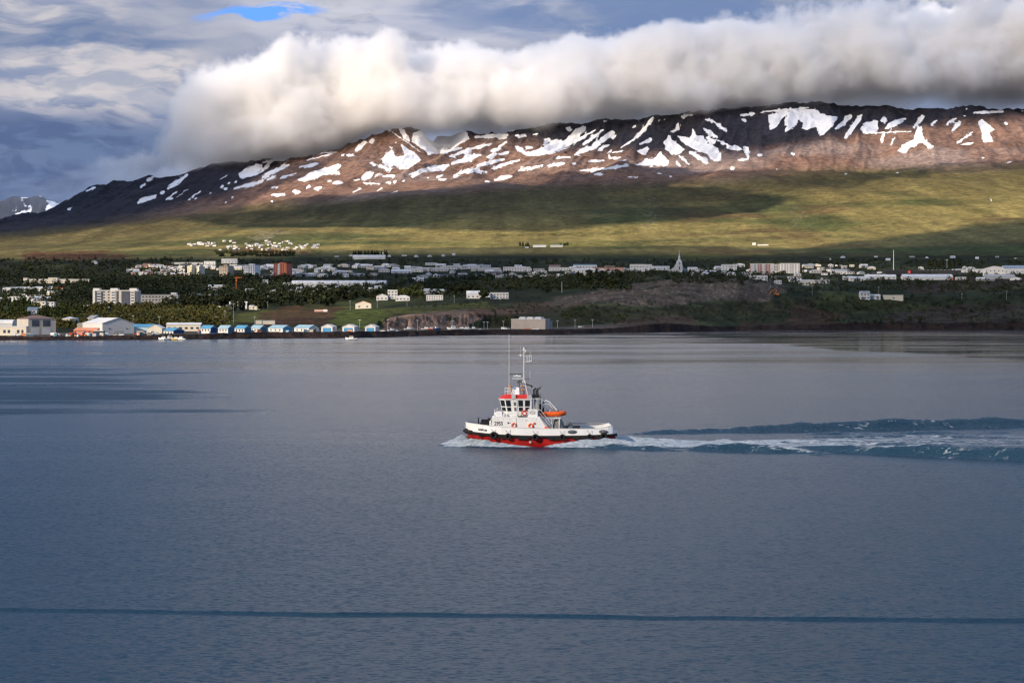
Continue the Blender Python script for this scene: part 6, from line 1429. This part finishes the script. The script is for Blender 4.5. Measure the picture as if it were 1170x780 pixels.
# crates and boxes
for px, row, y, w, h, c_, lb in ((30,383.4,1428,7,1.6,'salmon','pallet stack with orange tarpaulin by the warehouse corner'),(34,383.6,1426,5,1.3,'teal','dark blue container beside the orange pallets'),(92,383.4,1441,6,2.6,'red','red skip below the salmon roof'),
     (101,383.4,1440,4,2,'white','white box on the quay right of the red skip'),(160,382.6,1450,5,3,'tan','brown crate stack between hall and slipway'),(228,381,1506,2.4,3.4,'red','red upright box at the corner of the second boathouse'),
     (604,376.8,1788,9,1.4,'red','low red pile in front of the concrete block'),(614,376.8,1786,2.5,1.6,'white','small white cabin in front of the concrete block'),(365,356,None,12,2.4,'pink','site hut on the brown cutting'),(372,356,None,5,2.6,'white','white site hut on the brown cutting')):
    if y is None: X, Y, Z = at(px, row)
    else: X, Y, Z = quay(px, row, y)
    o = empty('stack', (X, Y, Z), rs.uniform(-.3, .3), lb, 'container' if 'container' in lb or 'skip' in lb else 'crates' if 'crate' in lb or 'box' in lb or 'pallet' in lb or 'pile' in lb else 'hut')
    b = MB().box(-w / 2, w / 2, -1.3, 1.3, -.6, h, .06)
    MBw = b.build('body', W.get(c_, W['orange']), o); MB().box(-w / 2 - .1, w / 2 + .1, -1.4, 1.4, h + .002, h + .18).build('lid', R['pale'], o)

for i in range(46):
    px = rs.choice([rs.uniform(60, 125), rs.uniform(60, 125), rs.uniform(148, 185), rs.uniform(228, 360)]); y = shore_y(px) + rs.uniform(17, 21) + (px > 220) * 2
    x = (px - 585) / F * y; z = ground_z(x, y); c_ = rs.choice(['white', 'white', 'red', 'teal', 'orange', 'tan', 'paleblue', 'dark']); w, h = rs.uniform(1.4, 3.6), rs.uniform(.9, 2.2)
    nm_ = {'white': 'white', 'red': 'red', 'teal': 'dark blue', 'orange': 'orange', 'tan': 'brown', 'paleblue': 'pale blue', 'dark': 'black'}[c_]
    lb = '%s fish tub stack on the quay %s' % (nm_, 'between the warehouse and the white hall' if px < 126 else 'left of the slipway' if px < 190 else 'in front of the joined boathouses')
    o = empty('fish_tub_stack', (x, y, z), rs.uniform(-.8, .8), lb, 'tub stack', lb.replace('stack', 'stacks'))
    MB().box(-w / 2, w / 2, -.7, .7, -.3, h, .05).build('tub', W[c_], o); MB().box(-w / 2 - .06, w / 2 + .06, -.76, .76, h + .002, h + .12).build('lid', R['grey'], o)

# ------------------------------------------------------------------ trees
def crown(kind, seed, n):
    r = random.Random(seed); vs_, fs = [], []
    for i in range(n):
        if kind == 'conifer':
            z = .12 + .86 * (r.random() ** 1.25); rad = .24 * (1.02 - z) ** .8 * math.sqrt(r.uniform(.15, 1)); s = .075 * (1.3 - z)
        elif kind == 'poplar':
            z = .10 + .88 * r.random(); rad = .17 * math.sin(math.pi * min(1, .12 + z * .85)) ** .6 * math.sqrt(r.uniform(.1, 1)); s = .07
        else:
            z = .22 + .76 * r.random(); rad = .40 * math.sqrt(max(.03, 1 - ((z - .56) / .46) ** 2)) * math.sqrt(r.uniform(.1, 1)) * (1 + .25 * math.sin(seed + 9 * z)); s = .085
        a = r.uniform(0, 2 * math.pi); c = Vector((rad * math.cos(a), rad * math.sin(a), z))
        u = Vector((r.uniform(-1, 1), r.uniform(-1, 1), r.uniform(-.6, .6))).normalized(); v = u.cross(Vector((r.uniform(-1, 1), r.uniform(-1, 1), r.uniform(-1, 1)))).normalized()
        o = len(vs_); s *= r.uniform(.6, 1.3)
        vs_ += [tuple(c + u * s), tuple(c + v * s), tuple(c - u * s), tuple(c - v * s * .8)]; fs.append((o, o + 1, o + 2, o + 3))
    return vs_, fs
def leafm(name, c):
    m = bpy.data.materials.new(name); m.use_nodes = True; q = NG(m.node_tree); q.n.clear()
    pos = q.node('ShaderNodeNewGeometry').outputs['Position']
    cc = q.mix(q.smooth(q.noise(pos, .35, 4, .6), .3, .7), tuple(x * .6 for x in c), tuple(x * 1.45 for x in c))
    cc = q.mix(q.smooth(q.noise(pos, .02, 3, .5), .4, .6, 0, .5), cc, tuple(x * y for x, y in zip(c, (1.5, 1.1, .7))))
    cc = q.mix(q.smooth(q.noise(pos, .045, 2, .5), .55, .64, 0, .6), cc, tuple(x * y for x, y in zip(c, (1.75, 1.6, 1.15))))
    p = q.node('ShaderNodeBsdfPrincipled', {'Base Color': cc, 'Roughness': .9, 'Specular IOR Level': .1})
    q.node('ShaderNodeOutputMaterial', {'Surface': p.outputs[0]}); return m
L_dark = leafm('leaf_dark', (.027, .036, .019)); L_mid = leafm('leaf_mid', (.045, .062, .020)); L_olive = leafm('leaf_olive', (.062, .064, .022))
M_bark = mat('bark', (.07, .05, .035), .9)
_tree = {}
def tree_meshes(kind, seed, leaf):
    k = (kind, seed, leaf.name)
    if k not in _tree:
        v, f = crown(kind, seed, 230); me = bpy.data.meshes.new('crown'); me.from_pydata(v, [], f); me.materials.append(leaf)
        b = MB().tube([(0, 0, -.08), (.01, 0, .3), (0, .01, .75)], .026, 6, .008).tube([(0, 0, .3), (.12, .05, .5)], .012, 4, .005).tube([(0, 0, .35), (-.1, -.06, .55)], .012, 4, .005)
        mt = bpy.data.meshes.new('trunk'); mt.from_pydata(b.v, [], b.f); mt.materials.append(M_bark); _tree[k] = (me, mt)
    return _tree[k]
def tree(kind, leaf, x, y, z, h, label, group, name):
    me, mt = tree_meshes(kind, rs.randrange(4), leaf)
    o = empty(name, (x, y, z - .2), rs.uniform(0, 6.28), label, 'tree', group); s = h * rs.uniform(.9, 1.1); o.scale = (s * rs.uniform(.9, 1.25), s, s)
    put('crown', me, o, (0, 0, 0)); put('trunk', mt, o, (0, 0, 0))
NAMES = {'conifer': 'conifer_tree', 'poplar': 'poplar_tree', 'broad': 'leafy_tree'}
GT = [ # px0, px1, row0, row1, n, height, kinds, leaf, where
 ((2,92),(357,366),30,(9,14),('poplar','broad'),L_mid,'green %s in the grove behind the beige warehouse'),
 ((0,40),(346,358),10,(9,14),('poplar',),L_mid,'tall green %s at the far left above the workshop'),
 ((60,104),(352,362),12,(9,13),('broad','conifer'),L_mid,'green %s in the bank left of the striped apartment block'),
 ((104,205),(352,358),26,(7,11),('broad',),L_olive,'olive green %s in the bank below the striped apartment block'),
 ((205,300),(345,356),34,(13,19),('conifer','broad','poplar'),L_dark,'dark %s in the wood left of the cliff-top meadow'),
 ((270,392),(341,350),40,(13,19),('conifer','broad'),L_dark,'dark %s in the wood below the sports hall'),
 ((380,430),(335,344),12,(11,16),('broad','conifer'),L_dark,'dark %s left of the white cliff-top houses'),
 ((456,482),(336,342),9,(12,17),('broad',),L_mid,'green %s between the two groups of cliff-top houses'),
 ((505,545),(334,341),14,(12,16),('broad','conifer'),L_dark,'dark %s left of the steep-gabled white house'),
 ((551,556),(341,342),2,(13,15),('broad',),L_dark,'round dark %s between two white cliff-top houses'),
 ((660,710),(318,330),16,(14,19),('broad','poplar'),L_dark,'dark %s on the knoll left of the rocky hill'),
 ((600,660),(322,336),14,(8,13),('broad',),L_dark,'low dark %s behind the rocky hill, left side'),
 ((403,442),(291.5,293),16,(14,19),('conifer',),L_dark,'%s in the row behind the riding hall'),
 ((594,606),(281,282.5),5,(12,18),('conifer',),L_dark,'%s beside the hillside farm'),
 ((640,650),(281,282),3,(8,12),('broad',),L_dark,'%s right of the hillside farm'),
 ((1060,1100),(303,306),10,(13,18),('conifer','poplar'),L_dark,'dark %s behind the shopping centre'),
]
for (a, b_), (r0, r1), n, (h0, h1), kinds, leaf, where in GT:
    for i in range(n):
        px = a + (b_ - a) * (i + rs.random()) / n; kd = rs.choice(kinds)
        x, y, z = at(px, rs.uniform(r0, r1)); word = {'conifer': 'conifer', 'poplar': 'slender tree', 'broad': 'leafy tree'}[kd]
        lb = where % word; lb = lb[0].lower() + lb[1:]
        tree(kd, leaf, x, y, z, rs.uniform(h0, h1), lb, lb, NAMES[kd])
# the mass of the woods and garden trees beyond the nearest few hundred, each kind as one mesh
def wood(name, kind, leaf, pts, label, nleaf=26, cat='trees'):
    tmpl = [crown(kind, s + 50, nleaf) for s in range(6)]
    V, Fc = [], []; off = 0; r = np.random.RandomState(3)
    for (x, y, z, h) in pts:
        v, f = tmpl[r.randint(6)]; v = np.array(v); f = np.array(f); a = r.uniform(0, 6.28); c_, s_ = math.cos(a), math.sin(a)
        v = v * np.array([1.35, 1.35, 1.0]); c0 = v.reshape(-1, 4, 3).mean(1, keepdims=True); v = ((v.reshape(-1, 4, 3) - c0) * 1.75 + c0).reshape(-1, 3)
        vv = np.stack([(v[:, 0] * c_ - v[:, 1] * s_) * h + x, (v[:, 0] * s_ + v[:, 1] * c_) * h + y, v[:, 2] * h + z - .1 * h], -1)
        V.append(vv); Fc.append(f + off); off += len(v)
    V = np.concatenate(V).astype(np.float32); Fc = np.concatenate(Fc).astype(np.int32)
    me = bpy.data.meshes.new(name); me.vertices.add(len(V)); me.vertices.foreach_set('co', V.ravel())
    me.loops.add(Fc.size); me.loops.foreach_set('vertex_index', Fc.ravel()); me.polygons.add(len(Fc))
    me.polygons.foreach_set('loop_start', np.arange(0, Fc.size, 4, dtype=np.int32)); me.polygons.foreach_set('loop_total', np.full(len(Fc), 4, np.int32)); me.update(calc_edges=True)
    me.materials.append(leaf); o = bpy.data.objects.new(name, me); COL.objects.link(o); o['kind'] = 'stuff'; o['label'] = label; o['category'] = cat
    return o
def sow(zones, seed):
    r = random.Random(seed); pts = []
    for (a, b_), (r0, r1), n, (h0, h1) in zones:
        for i in range(n):
            px = r.uniform(a, b_); row = r.uniform(r0, r1); x, y, z = at(px, row)
            if float(vnoise(np.array([px / 9.0]), np.array([row / 1.6]), 9)[0]) < .33 and n > 60: continue
            pts.append((x, y, z, r.uniform(h0, h1)))
    return pts
wood('woodland', 'conifer', L_dark, sow([((-40,1200),(297,302),520,(6,11)),((-40,220),(296,330),700,(9,15)),((60,330),(318,346),800,(10,16)),((320,460),(328,342),260,(10,15)),((340,720),(306,322),200,(5,9)),
    ((690,860),(303,312),230,(6,11)),((860,1180),(300,314),260,(6,11)),((0,110),(334,350),260,(8,13)),((230,340),(288,293),420,(8,12)),((480,720),(318,330),420,(8,13))], 1), 'dark conifers filling the town between its houses')
wood('garden_trees', 'broad', L_dark, sow([((-40,1200),(297,306),420,(5,8)),((-40,230),(303,345),700,(7,12)),((180,330),(318,350),560,(9,14)),((330,560),(316,340),420,(6,10)),((540,720),(314,332),420,(6,10)),((700,900),(312,320),300,(5,9)),((880,1180),(308,326),320,(5,9)),((200,400),(304,322),160,(5,8)),((330,900),(303,316),120,(4,6))], 2), 'rounded dark garden trees between the houses of the town', 22)
wood('bank_shrubs', 'broad', L_olive, sow([((100,262),(352,374),1500,(4,7)),((-10,104),(356,374),700,(4,7)),((62,110),(366,376),150,(3,4))], 3), 'olive green shrubs covering the bank behind the quay', 26, 'shrubs')
wood('headland_shrubs', 'broad', L_dark, sow([((560,720),(350,372),220,(2,4)),((700,930),(345,368),260,(2,3.5)),((920,1175),(328,372),620,(2.5,5)),((640,690),(352,364),90,(3,5)),((700,900),(318,324),260,(3,6)),((900,1180),(322,334),420,(3,6)),((470,620),(340,352),120,(2,3.5))], 4), 'low dark shrubs scattered over the headland', 20, 'shrubs')
